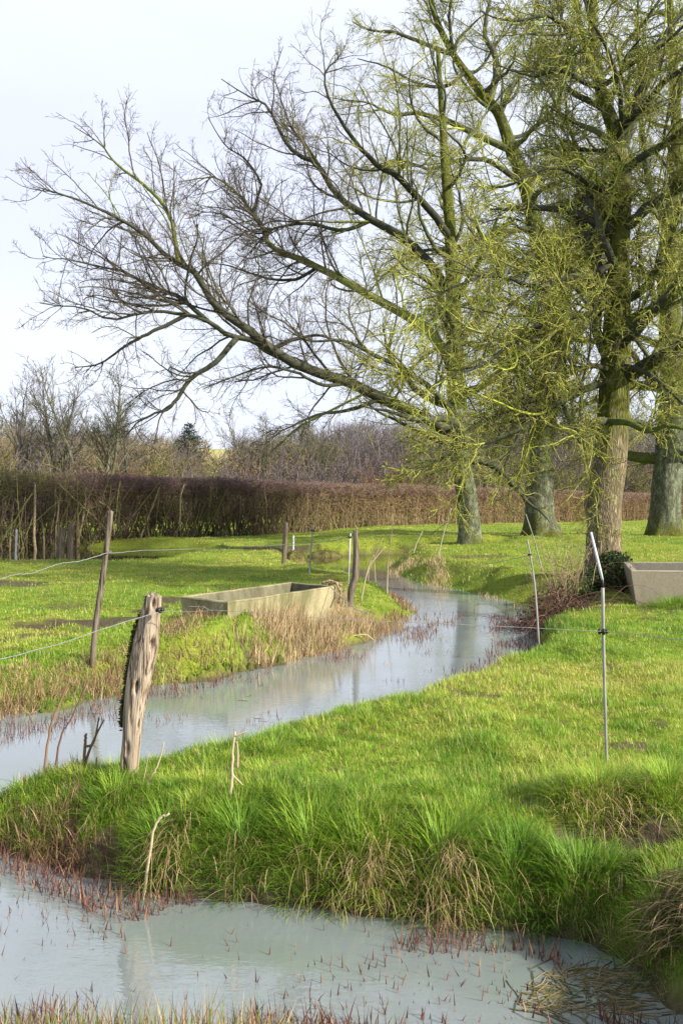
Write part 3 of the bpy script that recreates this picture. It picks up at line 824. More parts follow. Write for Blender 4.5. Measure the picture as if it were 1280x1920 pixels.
make_tree('nearest oak, its straight trunk sunlit pale brown at the foot beside the right-hand trough', YA, trunkA, limbsA, MAT_BARK_PALE,
          moss_field(-2, 2, 0.72, 0.70), 41, n_extra=(26, 0.38, 0.98), dens=2.42, thick=0.9, flare=0.35, fl_h=0.35, extra_len=(2.6, 4.8),
          trunk_moss=lambda A, S: 0.18 * np.exp(-S / 0.25) + 0.42 * sstep(1.9, 3.4, S) + 0.1 * np.clip(np.cos(A - 3.0), 0, 1), droop=0.07,
          knots=[(3.2, 1.62, 0.16, 0.11), (2.9, 1.4, 0.1, 0.05)])

# ---------------------------------------------------------------- clipped hedge across the meadow
R = np.random.default_rng(101)
def hedge_Y(px): return 1.0 / (1 / 34.0 + (1 / 65.0 - 1 / 34.0) * px / 1220.0)
def hedge_top(px): return np.interp(px, [-300, 0, 540, 1220, 1600], [868, 881, 902, 926, 936])
HA = PD(-330, HZ, hedge_Y(-330)); HB = PD(1560, HZ, hedge_Y(1560))
hdir = unit(HB[:2] - HA[:2]); hnrm = np.array([-hdir[1], hdir[0]])
HL = np.linalg.norm(HB[:2] - HA[:2])
def hedge_pts(n, half):
    s = R.random(n) * HL
    off = (R.random(n) * 2 - 1) * half
    p = HA[:2] + s[:, None] * hdir + off[:, None] * hnrm
    px = 640 + p[:, 0] / p[:, 1] * F
    top = EYE + (HZ - hedge_top(px)) * p[:, 1] / F + (fbm(s * 0.8, s * 0, 3, 2) - 0.5) * 0.16
    return p, px, top
hg = Geo()
# rising stems
n = 5200
p, px, top = hedge_pts(n, 0.75)
z0 = terrain(p[:, 0], p[:, 1]) - 0.05
rgt = sstep(380, 760, px)
Pn = 7
hh = (top - z0) * R.uniform(0.55, 0.97, n)
lean = R.normal(0, 0.16, (n, 2)) * (1 + 1.2 * (1 - rgt))[:, None]
u = np.linspace(0, 1, Pn)
wob = np.cumsum(R.normal(0, 0.035, (n, Pn, 2)), 1)
pa = np.zeros((n, Pn, 3))
pa[:, :, :2] = p[:, None] + lean[:, None] * (u[None, :, None] * hh[:, None, None]) + wob
pa[:, :, 2] = z0[:, None] + u[None] * hh[:, None]
r0 = R.uniform(0.008, 0.024, n) * (1 + 0.8 * (1 - rgt) * (R.random(n) < 0.25))
tan_ = np.array((0.26, 0.19, 0.115)); olive = np.array((0.13, 0.13, 0.05)); dk = np.array((0.09, 0.065, 0.05))
k = R.random((n, 1))
cst = tan_ * rgt[:, None] * (0.5 + 0.8 * k) + (1 - rgt[:, None]) * np.where(R.random((n, 1)) < 0.4, olive * (0.6 + k), dk * (0.6 + 0.9 * k))
hg.tubes(pa, r0[:, None] * (1 - 0.55 * u[None]), 4, np.repeat(cst[:, None], Pn, 1))
# twigs, dense and purple-brown in the clipped top
def hedge_twigs(n, zlo, zhi, half, ln, cfun, up):
    p, px, top = hedge_pts(n, half)
    z0 = terrain(p[:, 0], p[:, 1])
    f = zlo + (zhi - zlo) * R.random(n)
    st = np.concatenate([p, (z0 + (top - z0) * f)[:, None]], 1)
    d = unit(np.concatenate([R.normal(0, 1, (n, 2)), R.normal(up, 0.5, (n, 1))], 1))
    L_ = ln * R.uniform(0.5, 1.2, n)
    Pn = 4; out = [st]; q = st
    for i in range(Pn - 1):
        d = unit(d + R.normal(0, 0.28, (n, 3)))
        q = q + d * (L_ / (Pn - 1))[:, None]
        q[:, 2] = np.minimum(q[:, 2], top + R.normal(0.0, 0.05, n))
        out.append(q)
    pa = np.stack(out, 1)
    col = cfun(px, f, n)
    hg.tubes(pa, np.full((n, Pn), 0.0085) * R.uniform(0.6, 1.35, (n, 1)) * np.linspace(1, 0.5, Pn)[None], 3, np.repeat(col[:, None], Pn, 1))
def c_top(px, f, n):
    k = R.random((n, 1)); r = sstep(300, 1100, px)[:, None]
    base = np.array((0.105, 0.065, 0.072)) * (1 - r) + np.array((0.19, 0.125, 0.11)) * r
    gl = (R.random((n, 1)) < 0.75 * sstep(190, 60, px)[:, None])
    o = np.where(gl | (R.random((n, 1)) < 0.14), np.array((0.13, 0.125, 0.045)), base)
    return o * (0.85 + 0.95 * k)
def c_mid(px, f, n):
    k = R.random((n, 1)); r = sstep(350, 800, px)[:, None]
    l = np.where(R.random((n, 1)) < 0.45, np.array((0.10, 0.10, 0.035)), np.array((0.085, 0.06, 0.055)))
    return (l * (1 - r) + np.array((0.24, 0.17, 0.10)) * r) * (0.68 + 1.0 * k)
hedge_twigs(52000, 0.72, 0.96, 0.85, 0.5, c_top, 0.5)
hedge_twigs(46000, 0.34, 0.85, 0.85, 0.6, c_mid, 0.4)
hedge_twigs(1, 0.5, 0.6, 0.6, 0.5, c_top, 0.5)
n = 420
p, px, top = hedge_pts(n, 0.7)
d = np.concatenate([R.normal(0, 0.12, (n, 2)), np.ones((n, 1))], 1); st_ = np.concatenate([p, (top - 0.15)[:, None]], 1)
hs_ = 0.2 + 0.32 * R.random(n) ** 2
pa = st_[:, None] + d[:, None] * (hs_[:, None] * np.linspace(0, 1, 4)[None])[..., None] + np.cumsum(R.normal(0, 0.012, (n, 4, 3)), 1)
hg.tubes(pa, np.full((n, 4), 0.008) * np.linspace(1, 0.4, 4)[None], 3, np.repeat((c_top(px, px, n))[:, None], 4, 1))
hedge_twigs(15000, 0.02, 0.40, 0.8, 0.5, c_mid, 0.5)
hroot = empty('hedge', (float(HA[0]), float(HA[1]), 0.3), 'long clipped bare hedge with a purple-brown top running across behind the meadow', 'hedge')
child(hg, 'twigs', MAT_TWIG, hroot)
# stout old stems at the left end
sg = Geo()
for (x, yb, xt, yt, r) in [(72, 1012, 66, 950, 3.6), (82, 1005, 76, 955, 2.6), (58, 992, 12, 972, 3.0), (100, 1006, 104, 960, 2.4), (107, 1010, 110, 950, 2.2), (30, 1000, 5, 940, 2.6),
                           (142, 1002, 160, 950, 2.6), (215, 1005, 205, 955, 2.2), (-30, 1008, -10, 940, 3), (262, 1004, 290, 940, 2.2), (18, 1010, 24, 960, 2.4), (330, 1000, 338, 935, 2.2)]:
    Yh = hedge_Y(x) - R.uniform(0.5, 0.9)
    a = PD(x, yb, Yh); b = PD(xt, yt, Yh + R.uniform(-0.3, 0.4)); a[2] = float(terrain(a[0], a[1])) - 0.05
    pts = resample(np.array([a, a * 0.5 + b * 0.5 + R.normal(0, 0.09, 3), b, b + (b - a) * 0.35 + R.normal(0, 0.15, 3)]), 12)
    sg.rod(pts, np.linspace(r, r * 0.5, 12) * Yh / F, 7, np.array((0.17, 0.14, 0.09)) * R.uniform(0.7, 1.3))
child(sg, 'stems', MAT_TWIG, hroot)

# ---------------------------------------------------------------- far trees and bushes
def link_copy(root, loc, rz, sc, label, name=None):
    r = root.copy(); C.objects.link(r)
    r.location = loc; r.rotation_euler = (0, 0, rz); r.scale = (sc[0], sc[0], sc[1])
    r['label'] = label
    for c in root.children:
        q = c.copy(); C.objects.link(q); q.parent = r
    return r

def far_bare_tree(name, seed, h, stems, tint, spread_=0.22, group='bare trees behind the hedge', label=''):
    global R
    R = np.random.default_rng(seed)
    root = empty(name, (0, 0, 0), label, 'tree', group)
    NP = 16; LP, LR = [], []
    for k in range(stems):
        az = R.uniform(0, 6.28); d = unit(np.array([math.cos(az) * spread_, math.sin(az) * spread_, 1])) if stems > 1 else unit(np.array([R.normal(0, 0.04), R.normal(0, 0.04), 1]))
        q = np.array([0, 0, -0.2]) + np.array([d[0], d[1], 0]) * 0.3; pts = [q]
        ln = h * R.uniform(0.8, 1.0)
        for i in range(NP - 1):
            d = unit(d + R.normal(0, 0.05, 3) + np.array([0, 0, 0.05])); q = q + d * ln / (NP - 1); pts.append(q)
        LP.append(pts); LR.append(0.20 * h / 15 * (1 - np.linspace(0, 1, NP)) ** 0.9 + 0.012)
    LP = np.array(LP); LR = np.array(LR)
    cr = Geo(); tg = Geo()
    def cc(P, dark):
        n = len(P); return np.repeat((np.array(tint) * dark * R.uniform(0.7, 1.3, (n, 1)))[:, None], P.shape[1], 1)
    tg.tubes(LP, LR, 8, cc(LP, 1.0))
    up = (0, 0, 0.09)
    B1, R1, _ = sprout(LP, LR, 3.2, (0.25, 0.52), (0.55, 0.18), 8, up, 0.10, 0.011, 0.3, rmin=0.018)
    B2, R2, _ = sprout(B1, R1, 3.0, (0.28, 0.55), (0.65, 0.2), 6, up, 0.16, 0.010, 0.12, rmin=0.013)
    B3, R3, _ = sprout(B2, R2, 5.0, (0.3, 0.65), (0.6, 0.25), 4, up, 0.2, 0.010, 0.1, rmin=0.0105, lmax=1.1)
    cr.tubes(B1, R1, 5, cc(B1, 0.95)); cr.tubes(B2, R2, 4, cc(B2, 0.9)); cr.tubes(B3, R3, 3, cc(B3, 0.85))
    child(tg, 'trunk', MAT_TWIG, root); child(cr, 'crown', MAT_TWIG, root)
    return root

GREYT = (0.12, 0.11, 0.10)
bt = [far_bare_tree('bare_tree', 201, 14, 1, GREYT), far_bare_tree('bare_tree', 202, 13, 2, GREYT, 0.2), far_bare_tree('bare_tree', 203, 13, 3, (0.12, 0.12, 0.08), 0.3)]
spots = [(30, 690, 78, 0, 'tall single-stemmed bare tree, leftmost in the far row behind the hedge'), (68, 745, 84, 2, 'low thin bare tree just right of the leftmost far bare tree'),
         (117, 702, 76, 1, 'forked bare tree with a few russet leaves low down, behind the hedge'), (176, 690, 74, 2, 'bare tree with several upright trunks from one base, behind the hedge'),
         (247, 735, 78, 0, 'slender bare tree with yellow-green trunk, under the tip of the drooping oak limb'), (480, 775, 92, 2, 'small rounded bare tree behind the hedge under the long oak limb'),
         (600, 790, 96, 2, 'pale grey bushy bare tree beyond the hedge, left of the pale oak trunk'), 
         (925, 780, 90, 2, 'dim bare tree behind the hedge, between the two middle oak trunks')]
used = set()
for (px, ytop, Y, kind, lab) in spots:
    x = (px - 640) * Y / F; z = float(terrain(x, Y)) - 0.1
    hgt = EYE + (HZ - ytop) * Y / F - z
    sc = hgt / (14 if kind == 0 else 12.5)
    if kind not in used:
        r = bt[kind]; used.add(kind)
        r.location = (x, Y, z); r.scale = (sc * 1.25, sc * 1.25, sc); r['label'] = lab
    else:
        link_copy(bt[kind], (x, Y, z), R.uniform(0, 6.28), (sc * 1.25, sc), lab)

def bush_mesh(name, seed, tint, tint2, dens=1.0):
    global R
    R = np.random.default_rng(seed)
    NP = 7; n = 34
    az = R.uniform(0, 6.28, n); el = R.uniform(0.65, 1.5, n)
    d = np.stack([np.cos(az) * np.cos(el), np.sin(az) * np.cos(el), np.sin(el)], -1)
    q = np.stack([np.cos(az), np.sin(az), np.zeros(n)], -1) * R.uniform(0, 0.8, (n, 1)); q[:, 2] = -0.2
    out = [q]; ln = R.uniform(2.6, 4.6, n)
    for i in range(NP - 1):
        d = unit(d + R.normal(0, 0.12, (n, 3)) + np.array([0, 0, 0.03])); q = q + d * (ln / (NP - 1))[:, None]; out.append(q)
    LP = np.stack(out, 1); LR = np.full((n, NP), 0.045) * np.linspace(1, 0.3, NP)[None]
    g = Geo()
    def cc(P):
        n = len(P); m = R.random((n, 1))
        return np.repeat((np.array(tint) * m + np.array(tint2) * (1 - m))[:, None] * R.uniform(0.65, 1.35, (n, 1, 1)), P.shape[1], 1)
    g.tubes(LP, LR, 5, cc(LP))
    B1, R1, _ = sprout(LP, LR, 2.6 * dens, (0.2, 0.5), (0.7, 0.25), 6, (0, 0, 0.03), 0.16, 0.02, 0.2, rmin=0.018)
    B2, R2, _ = sprout(B1, R1, 3.4 * dens, (0.3, 0.7), (0.7, 0.3), 5, (0, 0, 0.03), 0.2, 0.02, 0.12, rmin=0.015)
    B3, R3, _ = sprout(B2, R2, 3.2 * dens, (0.4, 0.8), (0.7, 0.3), 3, (0, 0, 0.03), 0.2, 0.02, 0.1, rmin=0.013, lmax=0.8)
    g.tubes(B1, R1, 4, cc(B1)); g.tubes(B2, R2, 3, cc(B2)); g.tubes(B3, R3, 3, cc(B3))
    o = g.build(name, MAT_TWIG)
    return o
kinds = [('greyish purple', (0.10, 0.085, 0.09), (0.14, 0.11, 0.11)), ('straw-coloured', (0.22, 0.18, 0.10), (0.16, 0.13, 0.085)), ('olive green', (0.15, 0.145, 0.05), (0.11, 0.10, 0.05)),
         ('russet brown', (0.17, 0.10, 0.055), (0.13, 0.085, 0.06))]
protos = [bush_mesh('bush', 300 + i, k[1], k[2]) for i, k in enumerate(kinds)]
R = np.random.default_rng(55)
row = []
for px, ytop, Y, k in [(-70, 800, 82, 0), (-20, 835, 76, 2), (15, 838, 72, 2), (45, 842, 74, 0), (85, 846, 70, 0), (150, 842, 74, 0), (205, 800, 100, 1), (250, 808, 96, 1), (285, 812, 92, 1), (135, 800, 112, 1), (60, 806, 112, 1), (0, 812, 110, 1),
                       (220, 850, 70, 3), (290, 836, 84, 2), (330, 846, 78, 2), (352, 862, 72, 0), (395, 852, 80, 0), (430, 846, 90, 3), (445, 868, 72, 0), (480, 805, 92, 1), (500, 840, 82, 0), (540, 850, 78, 0), (560, 815, 100, 2), (610, 835, 86, 0),
                       (650, 842, 82, 0), (690, 825, 92, 0), (730, 850, 80, 3), (770, 835, 90, 0), (815, 845, 84, 0), (860, 850, 88, 3), (910, 845, 84, 0), (950, 855, 90, 0), (1000, 850, 86, 0), (1050, 845, 92, 0), (1075, 868, 80, 2), (1110, 850, 86, 0),
                       (1160, 846, 90, 3), (1205, 850, 86, 0), (1250, 846, 90, 0), (1300, 840, 86, 0), (1350, 845, 90, 0), (-130, 810, 86, 0), (1225, 872, 80, 2), (980, 880, 78, 0), (660, 800, 120, 0), (760, 800, 125, 2), (860, 800, 122, 0), (1100, 800, 125, 0), (1200, 796, 125, 2), (980, 802, 125, 0)]:
    row.append((px, ytop, Y, k))
seen = set(); cnt = {}
nb = {0: 'among the far scrub behind the hedge', 1: 'on the slope behind the bare trees', 2: 'in the scrub beyond the hedge', 3: 'in the tangle beyond the hedge'}
for px, ytop, Y, k in row:
    x = (px - 640) * Y / F; z = float(terrain(x, Y)) - 0.1
    hgt = max(2.0, EYE + (HZ - ytop) * Y / F - z)
    s = hgt / 4.3
    o = protos[k] if k not in seen else protos[k].copy()
    if k in seen: C.objects.link(o)
    seen.add(k)
    w = min(s * R.uniform(1.1, 1.4), 2.2)
    o.location = (x, Y, z); o.rotation_euler = (0, 0, R.uniform(0, 6.28)); o.scale = (w, w, s)
    tag(o, '%s leafless bush %s' % (kinds[k][0], nb[k]), 'bush', '%s bushes beyond the hedge' % kinds[k][0])

# the wood far behind reads as one mass
R = np.random.default_rng(66)
fw = Geo(); n = 46000
px = R.uniform(-200, 1500, n); Yf = R.uniform(98, 140, n)
keepf = ~((px > 368) & (px < 436)); px, Yf = px[keepf], Yf[keepf]; n = len(px)
xf = (px - 640) * Yf / F; zf = terrain(xf, Yf)
hf = (3.2 + 4.6 * fbm(px * 0.016, Yf * 0.05, 9, 4)) * np.interp(px, [-200, 0, 300, 460, 640, 1500], [0.85, 0.8, 0.7, 0.65, 1.1, 1.15])
uu = R.random(n) ** 0.8
st = np.stack([xf, Yf, zf + hf * uu * 0.9], -1)
d = unit(np.stack([R.normal(0, 0.5, n), R.normal(0, 0.5, n), R.uniform(0.4, 1.2, n)], -1)); out = [st]
for i in range(3):
    d = unit(d + R.normal(0, 0.22, (n, 3))); out.append(out[-1] + d * (R.uniform(0.4, 0.9, n))[:, None])
pal_w = pal(np.clip(fbm(px * 0.022, Yf * 0.06, 14, 3) * 1.6 - 0.3, 0, 1), [(0, (0.085, 0.078, 0.088)), (0.45, (0.115, 0.10, 0.105)), (0.7, (0.15, 0.13, 0.09)), (1, (0.125, 0.125, 0.07))])
gold = (px < 320)[:, None] * np.array((0.05, 0.038, 0.01))
fw.tubes(np.stack(out, 1), np.full((n, 4), 0.03) * R.uniform(0.6, 1.4, (n, 1)) * np.linspace(1, 0.5, 4)[None], 3, np.repeat(((pal_w + gold) * R.uniform(0.6, 1.3, (n, 1)))[:, None], 4, 1))
tag(fw.build('far_wood', MAT_TWIG), kind='stuff')

# dark conifer on the skyline
R = np.random.default_rng(71)
Yc = 118.0; xc = (355 - 640) * Yc / F; zc = float(terrain(xc, Yc))
ct = empty('conifer', (xc, Yc, zc), 'dark blue-green conifer standing alone on the skyline beyond the hedge', 'tree')
Hc = EYE + (HZ - 792) * Yc / F - zc
gt = Geo(); gt.rod([(xc, Yc, zc - 0.2), (xc + 0.1, Yc, zc + Hc * 0.5), (xc, Yc, zc + Hc * 0.97)], [0.28, 0.18, 0.03], 8, np.array((0.08, 0.06, 0.045)))
child(gt, 'trunk', MAT_TWIG, ct)
gc = Geo()
nb_ = 130; u = R.uniform(0.12, 0.99, nb_); az = R.uniform(0, 6.28, nb_)
Lb = (0.25 + 2.6 * (1 - u) ** 0.55 * np.clip(u * 5, 0.3, 1)) * R.uniform(0.6, 1.15, nb_)
st = np.stack([np.full(nb_, xc), np.full(nb_, Yc), zc + u * Hc], -1)
dd = np.stack([np.cos(az), np.sin(az), R.normal(0.1, 0.15, nb_)], -1)
bp = st[:, None] + dd[:, None] * (Lb[:, None] * np.linspace(0, 1, 7)[None])[..., None]
bp[..., 2] += 0.10 * Lb[:, None] * np.linspace(0, 1, 7)[None] ** 2
br = np.full((nb_, 7), 0.04) * np.linspace(1, 0.3, 7)
gc.tubes(bp, br, 4, (0.06, 0.05, 0.035) * np.ones((nb_, 7, 3)))
S1, Q1, _ = sprout(bp, br, 14, (0.2, 0.5), (0.8, 0.3), 4, (0, 0, -0.05), 0.2, 0.02, 0.2, rmin=0.02)
gc.tubes(S1, Q1 * 2.6, 3, np.repeat((np.array((0.022, 0.05, 0.045)) * R.uniform(0.6, 1.6, (len(S1), 1)))[:, None], 4, 1))
child(gc, 'crown', MAT_TWIG, ct)

# ---------------------------------------------------------------- fence posts, stakes and wire
R = np.random.default_rng(404)
def wood_mat(name, light, dark, streak=9.0, lo=0.42, hi=0.57):
    m = M(name, 0.9, 0.1)
    v = m.coord((1, 1, 0.035))
    n1 = m.noise(v, streak * 6, 5, 0.7); n2 = m.noise(m.coord((1, 1, 0.25)), 16, 4, 0.6)
    c = m.ramp(n1, [(lo, dark), (0.5 * (lo + hi), tuple(0.72 * a + 0.28 * b for a, b in zip(light, dark))), (hi, light)])
    c = m.mix(m.ramp(n2, [(0.42, (0, 0, 0)), (0.68, (0.55, 0.55, 0.55))]), c, tuple(0.5 * (a + b) for a, b in zip(dark, (0.16, 0.10, 0.055))))
    at = m.n('Attribute'); at.attribute_name = 'col'
    c = m.mix(1.0, c, at.outputs['Color'], 'MULTIPLY')
    m.base(c); m.bump(n1, 0.9, 0.008)
    return m.m
MAT_OLDWOOD = wood_mat('weathered_wood', (0.38, 0.32, 0.25), (0.065, 0.045, 0.032))
MAT_STAKE = wood_mat('grey_stake_wood', (0.17, 0.145, 0.115), (0.035, 0.028, 0.022))
MAT_PLASTIC = simple_mat('black_plastic', (0.012, 0.012, 0.014), (0.02, 0.02, 0.022), 30, 0.45, bump=0.1, spec=0.4)
MAT_WHITEP = simple_mat('white_plastic', (0.42, 0.42, 0.48), (0.55, 0.55, 0.62), 18, 0.4, bump=0.05, spec=0.4)
MAT_FIBRE = simple_mat('grey_glass_fibre', (0.17, 0.18, 0.16), (0.30, 0.30, 0.27), 26, 0.5, stretch=(1, 1, 0.2), bump=0.1, spec=0.3)
MAT_WIRE = simple_mat('pale_fence_wire', (0.13, 0.13, 0.135), (0.24, 0.24, 0.24), 60, 0.5, bump=0.0, spec=0.4)
MAT_MOSS = simple_mat('moss', (0.02, 0.016, 0.010), (0.085, 0.09, 0.016), 34, 0.95, bump=0.8, dist=0.02)

def post_geo(g, pts, rad, sides, rings, seed, ridge, knots=(), tint=None):
    n0 = g.n
    c, r = trunk_geo(g, np.array(pts), rad, sides=sides, rings=rings, flare=0.0, seed=seed, ridge=ridge, knots=knots, rf=15.0 if sides > 40 else 8.0, ke=2.6)
    g.c[-1] = np.ones((sides * rings, 3)) if tint is None else tint(g.v[-1])
    vv = g.v[-1].reshape(rings, sides, 3); an_ = np.arange(sides) * 2 * np.pi / sides
    rag = (fbm(np.cos(an_) * 2.2 + seed, np.sin(an_) * 2.2, seed, 3) - 0.55) * r[-1] * 1.6
    vv[-6:, :, 2] += rag[None] * np.linspace(0.15, 1, 6)[:, None]
    top = g.v[-1][-sides:]
    mid = top.mean(0)
    g.add(np.vstack([top * 0.5 + mid * 0.5 - np.array([0, 0, 0.012]), mid[None] - np.array([0, 0, 0.006])]), None, None, np.full((sides + 1, 3), 0.7))
    k = np.arange(sides); k2 = (k + 1) % sides
    t0 = n0 + sides * (rings - 1); m0 = n0 + sides * rings
    g.f4.append(np.stack([t0 + k, t0 + k2, m0 + k2, m0 + k], -1))
    g.f3.append(np.stack([m0 + k, m0 + k2, np.full(sides, m0 + sides)], -1))
    return c, r

def gz(x, y): return float(terrain(x, y))
def px_path(pts, Y): return [PD(x, y, Y) for x, y in pts]

# the thick weathered post
YP = 4.72
pp = [(240, 1472), (241, 1458), (247, 1392), (252, 1330), (262, 1267), (273, 1215), (278, 1180), (286, 1135), (289, 1113)]
pr = [18.5, 18, 17, 19.5, 23, 24, 21, 16.5, 14.5]
P3 = px_path(pp, YP); P3[0][2] = gz(P3[0][0], P3[0][1]) - 0.1
root = empty('wooden_fence_post', (P3[1][0], YP, gz(P3[1][0], YP)), 'thick weathered leaning fence post with a mossy side, nearest on the grassy spit', 'fence post')
g = Geo()
AF = -math.pi / 2
kn = [(AF + 0.72, 0.86, 0.013, -0.035), (AF + 0.1, 0.62, 0.012, -0.04), (AF - 0.25, 0.27, 0.012, -0.035), (AF - 0.4, 0.15, 0.018, -0.035), (AF - 0.1, 0.07, 0.012, -0.02),
      (AF - 0.35, 1.03, 0.012, -0.02), (AF + 0.25, 1.08, 0.010, -0.02), (AF - 0.75, 0.93, 0.02, -0.02), (AF - 0.7, 0.72, 0.016, -0.015)]
post_geo(g, P3, [r * YP / F for r in pr], 110, 190, 5, 0.075, kn)
child(g, 'post', MAT_OLDWOOD, root)
g = Geo()                                        # dark crust of moss and bark on the left side
mp_ = resample(np.array(px_path([(232, 1372), (233, 1330), (239, 1290), (246, 1240), (254, 1190), (268, 1140)], YP + 0.005)), 40)
crust = 0.004 + 0.026 * fbm(np.arange(40) * 0.45, np.zeros(40), 4, 3) ** 1.6
crust *= np.clip(np.minimum(np.arange(40) * 0.25, (39 - np.arange(40)) * 0.15), 0.05, 1)
c0 = g.n
trunk_geo(g, mp_, crust, sides=18, rings=90, flare=0, seed=9, ridge=0.16)
sv = g.v[-1]; sv += (R.normal(0, 0.0022, sv.shape))
for k in range(500):
    i = R.integers(2, 38); q = mp_[i] + R.normal(0, 1, 3) * np.array([0.004, 0.018, 0.012]) - np.array([crust[i] * 0.7, 0, 0])
    d = unit(np.array([-1.0, R.normal(-0.2, 0.6), R.normal(0.1, 0.6)]))
    g.tubes(np.array([[q, q + d * 0.006, q + d * 0.013]]), np.array([[0.004, 0.004, 0.001]]), 4, np.array((1.0, 1, 1)))
child(g, 'moss', MAT_MOSS, root)
def insulator(p, size, parent, along=(1, 0, 0)):
    g = Geo(); a = np.array(along, float); p = np.array(p)
    prof = [(-1, .45), (-.9, .8), (-.55, .9), (-.45, .5), (-.15, .45), (-.1, .95), (.3, 1.0), (.4, .5), (.6, .45), (.7, .75), (.95, .7), (1, .3)]
    g.rod([p + a * t * size for t, r in prof], [r * size * 0.75 for t, r in prof], 12, np.ones(3))
    g.rod([p + np.array([0, -size * 0.8, size * 0.5]), p + np.array([0, -size * 1.1, 0]), p + np.array([0, -size * 0.8, -size * 0.5])], size * 0.25, 6, np.ones(3))
    child(g, 'insulator', MAT_PLASTIC, parent)
pin = PD(300, 1144, YP - 0.1)
insulator(pin, 0.022, root, unit(np.array([1, -0.3, 0.1])))

def stake(label, pts, rad, Y, seed, mat=None, ridge=0.05, name='wooden_stake', cat='stake', group='wooden stakes of the fence'):
    P3 = px_path(pts, Y); P3[0][2] = gz(P3[0][0], Y) - 0.08
    root = empty(name, (P3[0][0], Y, gz(P3[0][0], Y)), label, cat, group)
    g = Geo(); post_geo(g, resample(np.array(P3), 14), np.interp(np.linspace(0, 1, 14), np.linspace(0, 1, len(rad)), rad) * Y / F, 18, 60, seed, ridge)
    child(g, 'post', mat or MAT_STAKE, root)
    return root
Y1 = 8.64
s1 = stake('tall thin dark stake leaning right on the left meadow, wire tied near its middle', [(171, 1236), (180, 1170), (190, 1100), (199, 1035), (208, 958)], [5.6, 5.6, 5.4, 5.2, 5.0], Y1, 3)
g = Geo(); q = PD(203, 1037, Y1)
g.rod([q + np.array([0.032 * math.cos(a), 0.032 * math.sin(a), 0.006 * math.sin(3 * a) + 0.012 * a / 6]) for a in np.linspace(0, 12.6, 40)], 0.0025, 5, np.ones(3))
child(g, 'wire_tie', MAT_WIRE, s1)
stake('short broad grey stake beside the left pond, left one of the close pair', [(112, 1054), (115, 1020), (119, 990)], [7.5, 7.3, 7.2], 24.4, 8)
stake('short darker stake beside the left pond, right one of the close pair', [(132, 1054), (132, 1020), (134, 984)], [6.0, 5.8, 5.6], 24.4, 9)
stake('slim dark stake on the far meadow beside the mossy stones', [(532, 1058), (534, 1020), (536, 980)], [4.6, 4.4, 4.2], 22.3, 12)
s4 = stake('crooked leaning stake at the stream bend, with a white rod tied to it', [(655, 1134), (659, 1105), (666, 1080), (667, 1040), (666, 992)], [5.4, 6.6, 6.2, 5.2, 4.0], 13.4, 15)
g = Geo(); g.rod([PD(653, 1095, 13.33), PD(657, 1000, 13.33)], 0.008, 8, np.ones(3)); child(g, 'white_rod', MAT_WHITEP, s4)
insulator(PD(655, 1007, 13.32), 0.03, s4)
stake('small broken stub of wood in the grass of the left bank', [(325, 1233), (324, 1218), (328, 1203)], [4.2, 4.0, 3.6], 9.4, 21, name='broken_stub', cat='stub', group='wooden stakes of the fence')

def rod_thing(name, label, pts, r, Y, mat, cat='fence post', group='thin electric fence rods'):
    P3 = px_path(pts, Y); P3[0][2] = gz(P3[0][0], Y) - 0.05
    root = empty(name, (P3[0][0], Y, gz(P3[0][0], Y)), label, cat, group)
    g = Geo(); g.rod(resample(np.array(P3), 10), np.linspace(r[0], r[1], 10) * Y / F, 8, np.ones(3)); child(g, 'rod', mat, root)
    return root
rod_thing('fence_rod', 'white plastic rod in front of the pond at the left edge', [(30, 1057), (32, 993)], (2.1, 1.9), 24.0, MAT_WHITEP)
r2 = rod_thing('fence_rod', 'pale thin rod at the water edge between the two far stakes', [(579, 1078), (583, 1030), (587, 984)], (1.6, 1.3), 19.0, MAT_FIBRE)
insulator(PD(585, 995, 18.97), 0.028, r2)
rod_thing('fence_rod', 'tiny white rod stub near the mossy stones, just right of the slim dark stake', [(549, 1021), (550, 1004)], (2.0, 1.8), 27.0, MAT_WHITEP)
r3 = rod_thing('fence_rod', 'thin leaning grey rod with a black clip beside the brambles at the bank', [(1012, 1198), (1003, 1110), (994, 1045), (988, 1012)], (2.0, 1.4), 9.9, MAT_FIBRE)
insulator(PD(992, 1040, 9.86), 0.022, r3)
rod_thing('fence_rod', 'thinnest leaning rod, its tip crossing the foot of the lichened oak', [(1017, 1078), (1003, 1020), (985, 964)], (1.4, 0.9), 17.9, MAT_FIBRE)
# the near grey rod with the bent white top
YR = 4.75
P3 = px_path([(1137, 1458), (1135, 1380), (1132, 1270), (1130, 1180), (1129, 1102)], YR); P3[0][2] = gz(P3[0][0], YR) - 0.05
nr_ = empty('fence_rod', (P3[0][0], YR, gz(P3[0][0], YR)), 'near tall grey rod with a black wire clip and a bent white top piece', 'fence post', 'thin electric fence rods')
g = Geo(); g.rod(resample(np.array(P3), 14), np.linspace(2.5, 3.2, 14) * YR / F, 10, np.ones(3)); child(g, 'rod', MAT_FIBRE, nr_)
g = Geo(); g.rod(px_path([(1129, 1103), (1129.5, 1094), (1128, 1085)], YR), [2.2 * YR / F, 2.0 * YR / F, 2.2 * YR / F], 8, np.ones(3)); child(g, 'joint', MAT_PLASTIC, nr_)
g = Geo(); g.rod(px_path([(1128.5, 1087), (1124, 1068), (1107, 998)], YR), [2.3 * YR / F, 2.7 * YR / F, 2.2 * YR / F], 10, np.ones(3)); child(g, 'bent_top', MAT_WHITEP, nr_)
insulator(PD(1129, 1184, YR), 0.026, nr_)

